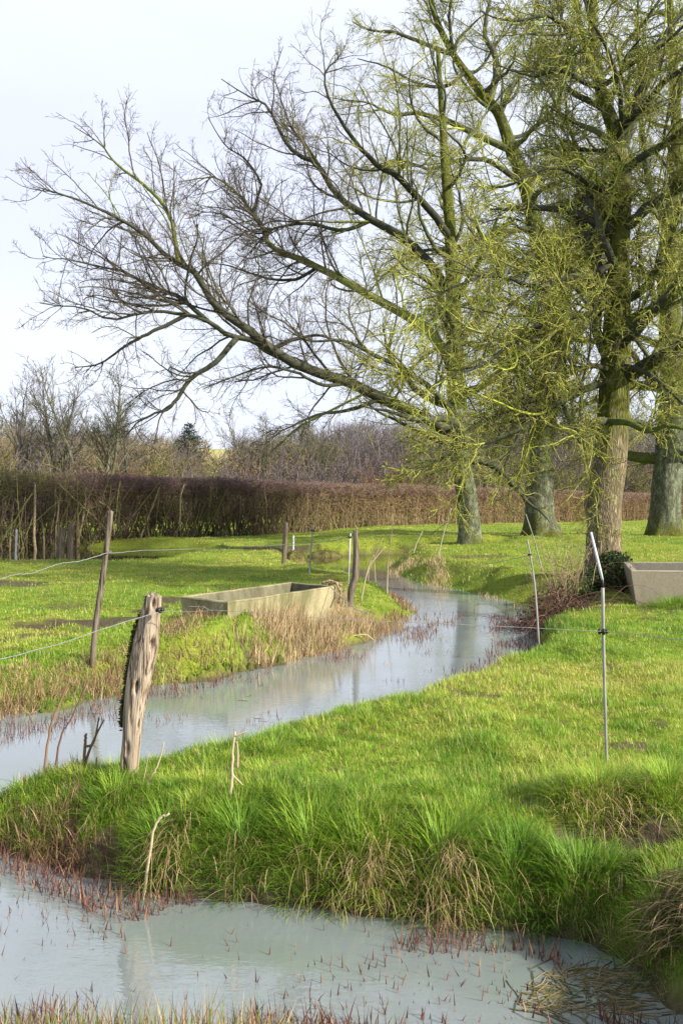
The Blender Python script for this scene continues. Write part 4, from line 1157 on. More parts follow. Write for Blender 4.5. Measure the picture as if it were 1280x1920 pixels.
def wire(label, pts, r, sag=None, wig=0.004, n=60, name='fence_wire', group='electric fence wires'):
    P = resample(np.array(pts), n); t = np.linspace(0, 1, n)
    w = np.cumsum(R.normal(0, 1, (n, 3)), 0); w -= t[:, None] * w[-1]
    P = P + w * wig
    g = Geo(); g.rod(P, r, 6, np.ones(3))
    o = g.build(name, MAT_WIRE); tag(o, label, 'wire', group); return o
wire('pale wire running from the thick weathered post out of the frame to the left', [pin + np.array([0, -0.02, -0.006]), PD(230, 1166, 4.4), PD(120, 1203, 4.0), PD(0, 1240, 3.55), PD(-200, 1300, 3.1)], 0.0021, wig=0.0012)
wire('thin wire stretched from the thick weathered post to the near grey rod', [pin + np.array([0, -0.02, -0.006]), PD(365, 1146, 4.62), PD(440, 1144, 4.62), PD(640, 1160, 4.66), PD(880, 1172, 4.7), PD(1129, 1184, YR - 0.02)], 0.0016, wig=0.0006)
wire('thin wire leaving the near grey rod towards the right edge', [PD(1129, 1184, YR - 0.02), PD(1200, 1191, 4.6), PD(1280, 1200, 4.5), PD(1400, 1212, 4.4)], 0.0016, wig=0.0006)
wire('twisted loose wire end crossing in front of the mossy trough', [PD(352, 1137, 4.66), PD(380, 1139, 4.64), PD(392, 1146, 4.62), PD(402, 1145, 4.62), PD(418, 1134, 4.6)], 0.0018, wig=0.001, n=30)
wire('kinked wire sagging from the tall thin stake towards the left edge', [PD(203, 1037, Y1 - 0.04), PD(150, 1051, 8.4), PD(110, 1057, 8.2), PD(62, 1073, 8.0), PD(30, 1076, 7.8), PD(0, 1086, 7.6), PD(-120, 1120, 7.2)], 0.0036, wig=0.003)
wire('long wire from the tall thin stake to the slim dark stake', [PD(203, 1037, Y1 - 0.04), PD(280, 1032, 12.0), PD(400, 1029, 17.0), PD(470, 1026, 20.0), PD(535, 1021, 22.2)], 0.0045, wig=0.003)
wire('far wire linking the slim dark stake and the crooked leaning stake', [PD(535, 1021, 22.2), PD(584, 1017, 18.95), PD(620, 1014, 16.0), PD(655, 1007, 13.3)], 0.006, wig=0.002)
wire('slack cord slanting from the mossy trough down to the bank', [PD(618, 1098, 11.6), PD(640, 1122, 11.4), PD(664, 1142, 11.2), PD(690, 1150, 11.1)], 0.006, wig=0.003)
wire('thin brown wire across the bend towards the right bank', [PD(715, 1088, 19.0), PD(780, 1080, 17.5), PD(840, 1069, 16.0), PD(900, 1060, 15.0), PD(992, 1041, 9.9)], 0.004, wig=0.002)

# ---------------------------------------------------------------- concrete troughs
def concrete(name, a, b, stain, streaks, k):
    m = M(name, 0.9, 0.2)
    v = m.coord()
    n1 = m.noise(v, 30, 6, 0.7); n2 = m.noise(m.coord((1, 1, 0.3)), 3.5, 5, 0.65)
    c = m.ramp(n1, [(0.3, a), (0.7, b)])
    c = m.mix(m.ramp(n2, [(0.5 - streaks, (0, 0, 0)), (0.62, (k, k, k))]), c, stain)
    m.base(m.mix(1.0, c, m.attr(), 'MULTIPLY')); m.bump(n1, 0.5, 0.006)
    return m.m
MAT_CONC_A = concrete('mossy_concrete', (0.22, 0.195, 0.115), (0.36, 0.32, 0.195), (0.085, 0.088, 0.035), 0.10, 0.8)
MAT_CONC_B = concrete('grey_concrete', (0.19, 0.17, 0.13), (0.27, 0.24, 0.185), (0.17, 0.155, 0.11), 0.0, 0.6)
def trough(name, label, top, z0, z1, wall, taper, mat, depth):
    """top: four corners (x, y) counter-clockwise"""
    top = np.array(top, float); c = top.mean(0)
    def inset(P, d):
        n = len(P); out = []
        for i in range(n):
            e1 = unit(P[i] - P[i - 1]); e2 = unit(P[(i + 1) % n] - P[i])
            n1 = np.array([-e1[1], e1[0]]); n2 = np.array([-e2[1], e2[0]])
            bis = unit(n1 + n2); out.append(P[i] + bis * d / max(0.3, (bis * n1).sum()))
        return np.array(out)
    lip = 0.012
    rings = [(inset(top, taper), z0), (inset(top, 0.004), z1 - lip * 2), (inset(top, 0.0), z1 - lip), (inset(top, lip), z1), (inset(top, wall - lip), z1), (inset(top, wall), z1 - lip), (inset(top, wall + taper * 0.7), z1 - depth)]
    g = Geo(); V = []
    SUB = 14
    for P, z in rings:
        row = []
        for i in range(4):
            for k in range(SUB):
                q = P[i] + (P[(i + 1) % 4] - P[i]) * k / SUB; row.append([q[0], q[1], z])
        V.append(row)
    V = np.array(V)
    jit = fbm(V[..., 0] * 4, V[..., 1] * 4 + V[..., 2] * 3, 3, 3) - 0.5
    V[..., 2] += jit * 0.018 * (V[..., 2] > z0 + 0.1); V[..., 0] += jit * 0.012
    m = 4 * SUB; nR = len(rings)
    i = np.arange(nR - 1)[:, None] * m + np.arange(m)[None]; j = np.arange(nR - 1)[:, None] * m + (np.arange(m)[None] + 1) % m
    cl = np.ones((nR, m, 3)); cl[5:] = (0.5, 0.53, 0.58)  # trough interior tinted dark and bluish, its shade put into the colour
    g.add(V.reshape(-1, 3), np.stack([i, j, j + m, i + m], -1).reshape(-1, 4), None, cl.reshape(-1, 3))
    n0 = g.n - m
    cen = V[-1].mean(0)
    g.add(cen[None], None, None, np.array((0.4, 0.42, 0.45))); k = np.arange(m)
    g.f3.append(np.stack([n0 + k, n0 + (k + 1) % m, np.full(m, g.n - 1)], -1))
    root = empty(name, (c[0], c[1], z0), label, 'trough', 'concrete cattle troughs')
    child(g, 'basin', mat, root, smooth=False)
    return root
A = W(338, 1118, 0.72)[:2]; B = W(427, 1129, 0.72)[:2]; v = np.array([1.24, 1.93])
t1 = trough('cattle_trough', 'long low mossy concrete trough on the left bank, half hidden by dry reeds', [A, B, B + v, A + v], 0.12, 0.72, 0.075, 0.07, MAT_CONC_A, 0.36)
g = Geo(); q = B + v * 0.98 + (A - B) * 0.12
g.rod([np.array([q[0], q[1], 0.74]), np.array([q[0] + 0.1, q[1] - 0.08, 0.77]), np.array([q[0] + 0.17, q[1] - 0.1, 0.62]), np.array([q[0] + 0.13, q[1] - 0.16, 0.5])], 0.018, 7, np.array((0.9, 0.8, 0.7)))
g.rod([np.array([q[0] - 0.1, q[1] - 0.02, 0.76]), np.array([q[0] + 0.02, q[1] + 0.04, 0.79]), np.array([q[0] + 0.18, q[1] + 0.03, 0.72])], 0.02, 7, np.array((0.9, 0.8, 0.7)))
child(g, 'old_bracket', MAT_OLDWOOD, t1)
fl = PD(1182, 1070, 12.5); zt = fl[2]
xl0, xl1 = fl[0], PD(1167, 1054, 14.4)[0]
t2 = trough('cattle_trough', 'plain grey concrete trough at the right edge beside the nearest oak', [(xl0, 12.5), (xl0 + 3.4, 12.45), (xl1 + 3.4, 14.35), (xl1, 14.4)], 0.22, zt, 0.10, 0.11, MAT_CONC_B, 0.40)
# leaves and a strip of torn sheet lying on the rim
g = Geo()
for k in range(26):
    t = R.random(); p = np.array([xl0 + (xl1 - xl0) * t + R.uniform(0.0, 0.16), 12.5 + 1.9 * t * 0.6 + 0.12, zt + R.uniform(-0.03, 0.02)])
    g.blades(p[None], np.array([R.uniform(0.03, 0.07)]), 0.03, np.array([R.uniform(1.0, 1.6)]), np.array([0.3]), np.array([R.uniform(0, 6.28)]), np.array([[0.09, 0.055, 0.035]]) * R.uniform(0.6, 1.8), 2)
n = 420; x, y = spread(n, 3.2, 14, 1.2); wd = wdist(x, y); k = wd > 0.1; x, y, wd = x[k], y[k], wd[k]; n = len(x)
g.blades(np.stack([x, y, terrain(x, y, wd) + 0.03], -1), R.uniform(0.03, 0.06, n), 0.022, R.uniform(0.9, 1.7, n), R.uniform(0.1, 0.6, n), R.uniform(0, 6.28, n), pal(R.random(n), [(0, (0.10, 0.055, 0.03)), (1, (0.27, 0.16, 0.085))]), 3)
tag(g.build('dead_leaves', MAT_DRY), 'brown dead leaves scattered over the near meadow and on the trough rim', 'leaves', kind='stuff')

# ---------------------------------------------------------------- brambles, dry stems, reeds
R = np.random.default_rng(808)
def leaf_cloud(g, n, cx, cy, cz, sx, sy, sz, size, pal_):
    d = unit(R.normal(size=(n, 3))) * (R.random((n, 1)) ** 0.45)
    lump = 0.75 + 0.5 * fbm(d[:, 0] * 2.3 + cx, d[:, 1] * 2.3 + d[:, 2] * 2, 7, 3)[:, None]
    p = np.array([cx, cy, cz]) + d * np.array([sx, sy, sz]) * lump
    ok = p[:, 2] > terrain(p[:, 0], p[:, 1]) + 0.01
    p = p[ok]; n = len(p)
    a = unit(R.normal(size=(n, 3))); b = unit(np.cross(a, R.normal(size=(n, 3))))
    s = size * R.uniform(0.5, 1.2, (n, 1))
    v = np.stack([p - a * s, p - b * s * 0.55 + a * s * 0.1, p + a * s, p + b * s * 0.55 + a * s * 0.1], 1)
    col = pal(R.random(n), pal_)
    g.add(v.reshape(-1, 3), np.arange(n * 4).reshape(-1, 4), None, np.repeat(col, 4, 0))
def arcs(g, n, cx, cy, sx, sy, ln, col, r, up=1.0, drop=0.9, z=None):
    x = cx + R.normal(0, sx, n); y = cy + R.normal(0, sy, n); zz = terrain(x, y) if z is None else np.full(n, z)
    az = R.uniform(0, 6.28, n); d = unit(np.stack([np.cos(az) * 0.6, np.sin(az) * 0.6, np.full(n, up)], -1) + R.normal(0, 0.15, (n, 3)))
    q = np.stack([x, y, zz - 0.02], -1); L_ = ln * R.uniform(0.5, 1.2, n); out = [q]
    for i in range(9):
        d = unit(d + np.array([0, 0, -drop * 0.22]) + R.normal(0, 0.1, (n, 3))); q = q + d * (L_ / 9)[:, None]; out.append(q)
    P = np.stack(out, 1)
    c = np.array(col) * R.uniform(0.6, 1.4, (n, 1))
    g.tubes(P, np.full((n, 10), r) * np.linspace(1, 0.4, 10)[None], 4, np.repeat(c[:, None], 10, 1))
    return P
DARKLEAF = [(0, (0.012, 0.025, 0.010)), (0.6, (0.03, 0.06, 0.018)), (0.9, (0.07, 0.11, 0.03)), (1, (0.12, 0.06, 0.03))]
REDLEAF = [(0, (0.05, 0.02, 0.02)), (0.5, (0.10, 0.04, 0.035)), (0.85, (0.16, 0.09, 0.05)), (1, (0.07, 0.10, 0.025))]
Yb = 14.6; c0 = PD(1125, 1125, Yb)
br1 = empty('bramble_bush', (c0[0], Yb, gz(c0[0], Yb)), 'dark evergreen bramble at the foot of the nearest oak, left of the grey trough', 'bush')
g = Geo(); zb = gz(c0[0], Yb)
leaf_cloud(g, 5200, PD(1150, 1110, 14.9)[0], 14.9, 0.62, 0.36, 0.45, 0.42, 0.035, DARKLEAF)
leaf_cloud(g, 3800, PD(1110, 1110, 14.2)[0], 14.2, 0.45, 0.5, 0.5, 0.34, 0.035, DARKLEAF)
leaf_cloud(g, 2000, PD(1075, 1110, 13.9)[0], 13.9, 0.40, 0.4, 0.5, 0.30, 0.035, [(0, (0.03, 0.07, 0.015)), (1, (0.12, 0.20, 0.03))])
child(g, 'foliage', MAT_GRASS, br1)
g = Geo(); arcs(g, 60, PD(1120, 1110, 14.4)[0], 14.4, 0.35, 0.35, 1.1, (0.10, 0.06, 0.04), 0.006); child(g, 'stems', MAT_TWIG, br1)
Yr = 12.4; c1 = PD(1040, 1165, Yr)
br2 = empty('bramble_bush', (c1[0], Yr, gz(c1[0], Yr)), 'reddish brown tangle of bramble hanging over the water below the dry weed stems', 'bush')
g = Geo()
leaf_cloud(g, 900, PD(1040, 1160, 12.6)[0], 12.6, 0.30, 0.42, 0.5, 0.34, 0.028, REDLEAF)
leaf_cloud(g, 420, PD(1000, 1175, 12.4)[0], 12.4, 0.12, 0.28, 0.4, 0.22, 0.026, REDLEAF)
child(g, 'foliage', MAT_GRASS, br2)
g = Geo(); arcs(g, 150, PD(1040, 1165, 12.6)[0], 12.6, 0.28, 0.3, 0.9, (0.13, 0.075, 0.06), 0.005); arcs(g, 40, PD(970, 1165, 12.6)[0], 12.6, 0.2, 0.25, 0.5, (0.09, 0.05, 0.05), 0.005, z=0.0)
child(g, 'stems', MAT_TWIG, br2)
# tall dead weed clump
Yw = 13.6; c2 = PD(1058, 1150, Yw)
wd_ = empty('dead_weeds', (c2[0], Yw, gz(c2[0], Yw)), 'upright clump of pale dead weed stems on the bank in front of the nearest oak', 'dead plant')
g = Geo()
P = arcs(g, 70, PD(1056, 1150, Yw)[0], Yw, 0.13, 0.15, 1.15, (0.34, 0.27, 0.16), 0.006, up=3.2, drop=0.10)
q, r_, _ = sprout(P, np.full(P.shape[:2], 0.005), 5, (0.1, 0.28), (0.7, 0.25), 4, (0, 0, -0.02), 0.2, 0.02, 0.3, rmin=0.004)
g.tubes(q, r_, 3, np.repeat((np.array((0.34, 0.27, 0.16)) * R.uniform(0.5, 1.3, (len(q), 1)))[:, None], 4, 1))
for pts in ([(1075, 1090), (1060, 1068), (1030, 1050), (1000, 1015), (968, 985)], [(1068, 1110), (1045, 1112), (1020, 1100), (1005, 1085)], [(1062, 1080), (1040, 1078), (1022, 1070), (1005, 1078)]):
    g.rod(resample(np.array(px_path(pts, Yw - 0.1)), 18), np.linspace(0.010, 0.004, 18), 5, np.array((0.30, 0.24, 0.10)))
child(g, 'stems', MAT_DRY, wd_)

# mossy stones at the far bend and by the pond
def mound(label, px, py, wpx, h, Y, seed, mossy):
    x = (px - 640) * Y / F; z = gz(x, Y); w = wpx * Y / F / 2
    nu, nv = 40, 16; U, V = np.meshgrid(np.linspace(0, 2 * np.pi, nu, endpoint=False), np.linspace(0, 1, nv))
    rr = np.cos(V * np.pi / 2) ** 0.7; zz = np.sin(V * np.pi / 2)
    nse = 0.72 + 0.55 * fbm(np.cos(U) * 1.4 + seed, np.sin(U) * 1.4 + V * 1.5, seed, 4)
    vx = x + rr * np.cos(U) * w * nse; vy = Y + rr * np.sin(U) * w * 0.6 * nse; vz = z - 0.15 + zz * (h + 0.15) * nse
    i = np.arange(nv - 1)[:, None] * nu + np.arange(nu)[None]; j = np.arange(nv - 1)[:, None] * nu + (np.arange(nu)[None] + 1) % nu
    g = Geo(); g.add(np.stack([vx, vy, vz], -1).reshape(-1, 3), np.stack([i, j, j + nu, i + nu], -1).reshape(-1, 4))
    n = 2600; k = R.integers(0, nu * nv, n); b = np.stack([vx, vy, vz], -1).reshape(-1, 3)[k] + R.normal(0, 0.015, (n, 3))
    g2 = Geo(); g2.blades(b, R.uniform(0.02, 0.06, n), 0.014, R.uniform(0.1, 1.0, n), R.uniform(0.2, 0.8, n), R.uniform(0, 6.28, n), pal(R.random(n), [(0, (0.10, 0.12, 0.02)), (1, (0.30, 0.29, 0.05))]), 2)
    root = empty('mossy_stone', (x, Y, z), label, 'stone', 'mossy stones by the water')
    child(g, 'stone', MAT_STONE, root); child(g2, 'moss', MAT_GRASS, root)
MAT_STONE = simple_mat('mossy_stone', (0.07, 0.06, 0.035), (0.20, 0.18, 0.06), 6, 0.95, bump=0.7, dist=0.03)
mound('long low mossy stone at the tip of the pond on the left', 300, 1036, 85, 0.30, 30.5, 3, 1)
mound('squat mossy stone behind the slim dark stake at the stream bend', 552, 1050, 46, 0.38, 26.5, 5, 1)
mound('flat yellow-mossed stone on the far side of the bend, right of the thin pale rod', 610, 1040, 80, 0.30, 30.0, 8, 1)

# water-edge stubble and reeds (too many to count)
RG = Geo()
def stub(x, y, z, h, w, col, lean=0.3, bend=0.3, seg=2):
    n = len(x)
    RG.blades(np.stack([x, y, z], -1), h, w, np.abs(R.normal(0, lean, n)), np.abs(R.normal(0, bend, n)), R.uniform(0, 6.28, n), col, seg, flat=R.uniform(-0.6, 0.6, n))
PURP = [(0, (0.05, 0.022, 0.026)), (0.5, (0.12, 0.05, 0.045)), (0.85, (0.20, 0.11, 0.07)), (1, (0.32, 0.21, 0.11))]
def edge_stubs(n, y0, y1, lo, hi, hmin, hmax, pl, thr, sel=None, power=1.3, zland=False, wmul=1.0):
    x, y = spread(n, y0, y1, power)
    wd = wdist(x, y)
    k = (wd > lo) & (wd < hi) & (fbm(x * 1.9, y * 1.9, 123, 3) > thr)
    if sel is not None: k &= sel(x, y)
    x, y, wd = x[k], y[k], wd[k]; n = len(x)
    if n == 0: return
    z = np.where(wd > 0, terrain(x, y, wd), -0.03) - 0.01
    stub(x, y, z, R.uniform(hmin, hmax, n), 0.006 * R.uniform(0.7, 1.5, n) * np.maximum(1, y / 7.0) ** 0.8 * wmul, pal(R.random(n), pl) * R.uniform(0.8, 1.2, (n, 1)), seg=3)
lf = lambda x, y: streamside(x, y) > 0.5
nl = lambda x, y: streamside(x, y) < 0.5
edge_stubs(120000, 5.5, 17.0, -0.08, 0.40, 0.05, 0.20, [(0, (0.09, 0.045, 0.035)), (0.5, (0.22, 0.13, 0.07)), (1, (0.46, 0.35, 0.2))], 0.36, lf)
edge_stubs(26000, 5.5, 17.0, -0.30, 0.08, 0.05, 0.15, PURP, 0.48, lf)
edge_stubs(42000, 5.5, 14.0, -0.65, 0.04, 0.05, 0.16, PURP, 0.52, nl)
edge_stubs(4000, 13.5, 22.0, -0.2, 0.10, 0.05, 0.16, PURP, 0.52, nl)
edge_stubs(60000, 2.4, 5.6, -0.25, 0.06, 0.04, 0.15, PURP, 0.46, power=0.6)
edge_stubs(9000, 2.4, 5.4, -1.5, -0.1, 0.03, 0.10, PURP, 0.53, power=0.6, wmul=1.3)
edge_stubs(16000, 6.5, 15.0, -1.2, -0.2, 0.03, 0.12, PURP, 0.66)
edge_stubs(1500, 2.4, 5.4, -1.6, -0.1, 0.03, 0.10, PURP, 0.0, power=0.6, wmul=1.2)
# tan reed bed round the left trough
def reed_bed(quad, n, hmin, hmax, pl, thr, zq=0.25, lean=0.25, w=0.007):
    q = np.array([W(a, b, zq)[:2] for a, b in quad]); u = R.random(n)[:, None]; v = R.random(n)[:, None]
    p = (q[0] * (1 - u) + q[1] * u) * (1 - v) + (q[3] * (1 - u) + q[2] * u) * v
    x, y = p[:, 0], p[:, 1]; wd = wdist(x, y)
    rel = np.array([x, y]).T - A; e1 = unit(B - A); e2 = unit(v_tr)
    Mi = np.linalg.inv(np.stack([B - A, v_tr], 1)); st = rel @ Mi.T
    ina = (st[:, 0] > -0.03) & (st[:, 0] < 1.03) & (st[:, 1] > -0.02) & (st[:, 1] < 1.02)
    k = (wd > -0.08) & (fbm(x * 1.7, y * 1.7, 211, 3) > thr) & ~ina
    x, y, wd = x[k], y[k], wd[k]; n = len(x)
    hs = sstep(thr, thr + 0.15, fbm(x * 1.7, y * 1.7, 211, 3))
    z = terrain(x, y, wd)
    stub(x, y, z - 0.01, R.uniform(hmin, hmax, n) * (0.55 + 0.45 * hs), w * R.uniform(0.6, 1.4, n), pal(R.random(n), pl) * R.uniform(0.75, 1.2, (n, 1)), lean, 0.35, 3)
v_tr = v
TAN = [(0, (0.20, 0.13, 0.07)), (0.4, (0.40, 0.30, 0.16)), (1, (0.56, 0.45, 0.27))]
reed_bed([(455, 1215), (760, 1185), (640, 1112), (500, 1150)], 5200, 0.10, 0.32, TAN, 0.38, zq=0.32, lean=0.4)
reed_bed([(480, 1200), (690, 1165), (650, 1105), (470, 1150)], 3600, 0.14, 0.40, TAN, 0.36, zq=0.42, lean=0.4)
MIXB = [(0, (0.12, 0.06, 0.045)), (0.5, (0.30, 0.19, 0.10)), (1, (0.52, 0.40, 0.24))]
reed_bed([(300, 1285), (560, 1235), (520, 1190), (300, 1225)], 4600, 0.06, 0.20, MIXB, 0.40, zq=0.15, lean=0.45)
reed_bed([(-60, 1350), (300, 1285), (300, 1240), (-60, 1290)], 3600, 0.05, 0.17, MIXB, 0.42, zq=0.12, lean=0.45)
reed_bed([(560, 1240), (790, 1165), (740, 1130), (560, 1190)], 5200, 0.08, 0.26, [(0, (0.14, 0.08, 0.05)), (1, (0.42, 0.31, 0.18))], 0.42)
reed_bed([(728, 1085), (850, 1112), (840, 1075), (728, 1048)], 2600, 0.10, 0.30, TAN, 0.40, zq=0.15, w=0.010, lean=0.4)
reed_bed([(850, 1112), (985, 1150), (985, 1120), (850, 1090)], 900, 0.08, 0.25, TAN, 0.5, zq=0.15, w=0.010)
n = 2300; tt = R.random(n) ** 0.8; oo = 0.03 + 0.42 * R.random(n) ** 1.3
nv_ = np.array([v_tr[1], -v_tr[0]]) / np.linalg.norm(v_tr)
xy = B + v_tr * (0.14 + 0.92 * tt)[:, None] + nv_ * oo[:, None]
k = fbm(xy[:, 0] * 3.2, xy[:, 1] * 3.2, 217, 3) > 0.36; xy, tt = xy[k], tt[k]; n = len(xy)
stub(xy[:, 0], xy[:, 1], terrain(xy[:, 0], xy[:, 1]) - 0.01, R.uniform(0.16, 0.40, n) * (0.6 + 0.4 * tt), 0.007 * R.uniform(0.6, 1.4, n), pal(R.random(n), TAN) * R.uniform(0.7, 1.15, (n, 1)), 0.3, 0.5, 3)
# dead brown reeds on the narrow end of the spit and its foot
reed_bed([(-60, 1600), (150, 1640), (170, 1450), (-60, 1480)], 4600, 0.05, 0.17, [(0, (0.09, 0.05, 0.035)), (0.6, (0.24, 0.15, 0.08)), (1, (0.46, 0.36, 0.2))], 0.36, zq=0.15, lean=0.7, w=0.0055)
reed_bed([(60, 1660), (470, 1720), (420, 1640), (60, 1600)], 4200, 0.05, 0.2, BROWN, 0.40, zq=0.05, lean=0.8, w=0.006)
reed_bed([(450, 1725), (960, 1790), (940, 1740), (450, 1680)], 2600, 0.05, 0.18, BROWN, 0.46, zq=0.05, lean=0.8, w=0.006)
# front bank at the bottom of the frame
reed_bed([(-80, 2000), (680, 2000), (620, 1930), (-80, 1910)], 2000, 0.10, 0.27, [(0, (0.10, 0.06, 0.04)), (0.45, (0.26, 0.18, 0.08)), (0.8, (0.46, 0.36, 0.18)), (0.85, (0.12, 0.2, 0.03)), (1, (0.2, 0.3, 0.05))], 0.34, zq=0.12, lean=0.35, w=0.006)
tag(RG.build('reeds', MAT_DRY), kind='stuff')

# floating weed and litter on the water
fg = Geo()
def floats(quad, n, ln, cols, r):
    q = np.array([W(a, b, 0)[:2] for a, b in quad]); u = R.random(n)[:, None]; w_ = R.random(n)[:, None]
    p = (q[0] * (1 - u) + q[1] * u) * (1 - w_) + (q[3] * (1 - u) + q[2] * u) * w_
    k = (wdist(p[:, 0], p[:, 1]) < -0.02) & (fbm(p[:, 0] * 3, p[:, 1] * 3, 311, 3) > 0.48); p = p[k]; n = len(p)
    az = R.normal(0.1, 0.7, n); P = [np.concatenate([p, np.full((n, 1), 0.002)], 1)]
    for i in range(5):
        az = az + R.normal(0, 0.18, n); P.append(P[-1] + np.stack([np.cos(az), np.sin(az), R.normal(0, 0.03, n)], -1) * (ln * R.uniform(0.3, 1.2, n) / 5)[:, None])
    P = np.stack(P, 1); P[..., 2] = np.clip(P[..., 2], 0.0, 0.02)
    fg.tubes(P, np.full((n, 6), r * 0.55) * R.uniform(0.5, 1.5, (n, 1)), 4, np.repeat(pal(R.random(n), cols)[:, None], 6, 1))
WEED = [(0, (0.05, 0.05, 0.02)), (0.5, (0.11, 0.10, 0.035)), (1, (0.25, 0.20, 0.11))]
floats([(950, 1900), (1260, 1910), (1180, 1790), (1000, 1800)], 520, 0.16, WEED, 0.0035)
floats([(100, 1420), (600, 1340), (560, 1260), (100, 1350)], 20, 0.12, BROWN, 0.003)
tag(fg.build('floating_weed', MAT_DRY), kind='stuff')

# ---------------------------------------------------------------- tussocks with straw skirts
def tussock(label, px, py, r, hmin, hmax, n, nst, zq, gtone=(0.05, 0.6), skirt=1.0, front=None, at=None):
    p = W(px, py, zq)[:2] if at is None else np.array(at)
    for _ in range(80):
        if wdist(p[:1], p[1:2])[0] > 0.10: break
        p = p + np.array([0, 0.015])
    root = empty('grass_tussock', (p[0], p[1], gz(p[0], p[1])), label, 'tussock', 'shaggy tussocks on the near bank')
    g = Geo()
    a = R.uniform(0, 6.28, n); rr = r * np.sqrt(R.random(n))
    x = p[0] + np.cos(a) * rr; y = p[1] + np.sin(a) * rr * 0.8
    z = terrain(x, y) + 0.04 * (1 - (rr / r) ** 2)
    h = R.uniform(hmin, hmax, n)
    col = pal(R.uniform(*gtone, n), GREEN) * R.uniform(0.75, 1.25, (n, 1))
    g.blades(np.stack([x, y, z - 0.02], -1), h, 0.0045 * R.uniform(0.6, 1.3, n), 0.15 + 0.75 * (rr / r) * R.uniform(0.5, 1.1, n), np.abs(R.normal(0.9, 0.45, n)), a + R.normal(0, 0.5, n), col, 5)
    if nst >= 100:
        child(g, 'blades', MAT_GRASS, root); g = Geo()
    nst = int(nst * 1.4)
    a = R.normal(-np.pi / 2, 0.5, nst)
    x = p[0] + R.normal(0, 0.55, nst) * r; y = p[1] - r * R.uniform(-0.1, 0.75, nst); z = terrain(x, y) + R.uniform(0.0, 0.07, nst)
    g.blades(np.stack([x, y, z], -1), R.uniform(hmin * 0.5, hmax * 1.05, nst), 0.0034 * R.uniform(0.5, 1.4, nst), R.uniform(0.5, 1.5, nst), R.uniform(0.5, 2.0, nst) * skirt, a, pal(R.random(nst) ** 1.2, STRAW) * R.uniform(0.6, 1.15, (nst, 1)), 5)
    child(g, 'straw' if nst >= 100 else 'blades', MAT_DRY if nst >= 100 else MAT_GRASS, root)
tussock('tussock with a fan of straw over the bare earth hollow, before the near grey rod', 0, 0, 0.22, 0.09, 0.20, 1300, 170, 0.42, (0.25, 0.8), 1.0, at=(1.25, 4.20))
tussock('green tussock at the right edge beside the earth hollow', 0, 0, 0.17, 0.09, 0.19, 800, 40, 0.42, (0.2, 0.7), at=(1.60, 4.18))
tussock('largest straw-skirted tussock hanging over the near water, right of centre', 838, 1655, 0.18, 0.12, 0.26, 1200, 330, 0.24, (0.15, 0.6), 1.0)
tussock('straw-tipped tussock on the bank left of the largest skirted one', 675, 1640, 0.15, 0.12, 0.24, 900, 150, 0.24, (0.1, 0.7))
tussock('pale dry tussock higher on the bank behind the straw-tipped one', 715, 1590, 0.15, 0.09, 0.19, 600, 180, 0.32, (0.4, 0.95))
tussock('bright green tussock in the middle of the near bank with few straws', 575, 1630, 0.17, 0.12, 0.24, 1000, 60, 0.26, (0.15, 0.6))
tussock('dark green tussock low on the bank below the bare twig', 440, 1600, 0.16, 0.11, 0.22, 900, 70, 0.26, (0.0, 0.45))
tussock('ragged tussock with broken straws, right of the thick weathered post', 300, 1570, 0.15, 0.11, 0.23, 700, 150, 0.26, (0.0, 0.5))
tussock('deep green tussock at the water line right of the largest skirted one', 980, 1690, 0.18, 0.10, 0.21, 1100, 40, 0.2, (0.0, 0.4))
tussock('deep green tussock on the bank under the earth hollow', 1110, 1690, 0.20, 0.10, 0.20, 1200, 40, 0.22, (0.0, 0.45))
tussock('small tussock at the foot of the thick weathered post', 215, 1490, 0.12, 0.08, 0.18, 500, 40, 0.32, (0.1, 0.55))
tussock('small brownish tussock on the stream edge in the middle', 745, 1302, 0.16, 0.06, 0.13, 500, 60, 0.3, (0.3, 0.8))
for tx, ty, lab in [(4.75, 12.25, 'long grass tuft under the front of the grey trough, near its left corner'), (5.35, 12.2, 'long dark grass tuft under the front of the grey trough at the right edge')]:
    tussock(lab, 0, 0, 0.36, 0.12, 0.26, 900, 20, 0.3, (0.0, 0.5), at=(tx, ty))
tussock('low green tussock in the lower right corner below the dead sedge', 0, 0, 0.16, 0.08, 0.18, 900, 30, 0.2, (0.1, 0.6), at=(1.27, 3.22))
# heap of dead sedge at the lower right
p = W(1275, 1822, 0.05)[:2]
root = empty('dead_sedge', (p[0], p[1], gz(p[0], p[1])), 'heap of dead brown sedge bending to the water at the lower right edge', 'dead plant')
g = Geo(); n = 420; a = R.normal(np.pi + 0.6, 0.6, n); rr = 0.15 * np.sqrt(R.random(n)); b = R.uniform(0, 6.28, n)
x = p[0] + 0.05 + np.cos(b) * rr; y = p[1] + 0.05 + np.sin(b) * rr; z = np.maximum(terrain(x, y), 0.02) + R.uniform(0.0, 0.10, n)
g.blades(np.stack([x, y, z], -1), R.uniform(0.08, 0.22, n), 0.005 * R.uniform(0.6, 1.4, n), R.uniform(0.8, 1.4, n), R.uniform(0.5, 1.4, n), a, pal(R.random(n), [(0, (0.04, 0.025, 0.018)), (0.6, (0.14, 0.095, 0.05)), (1, (0.36, 0.28, 0.15))]), 5)
child(g, 'stems', MAT_DRY, root)

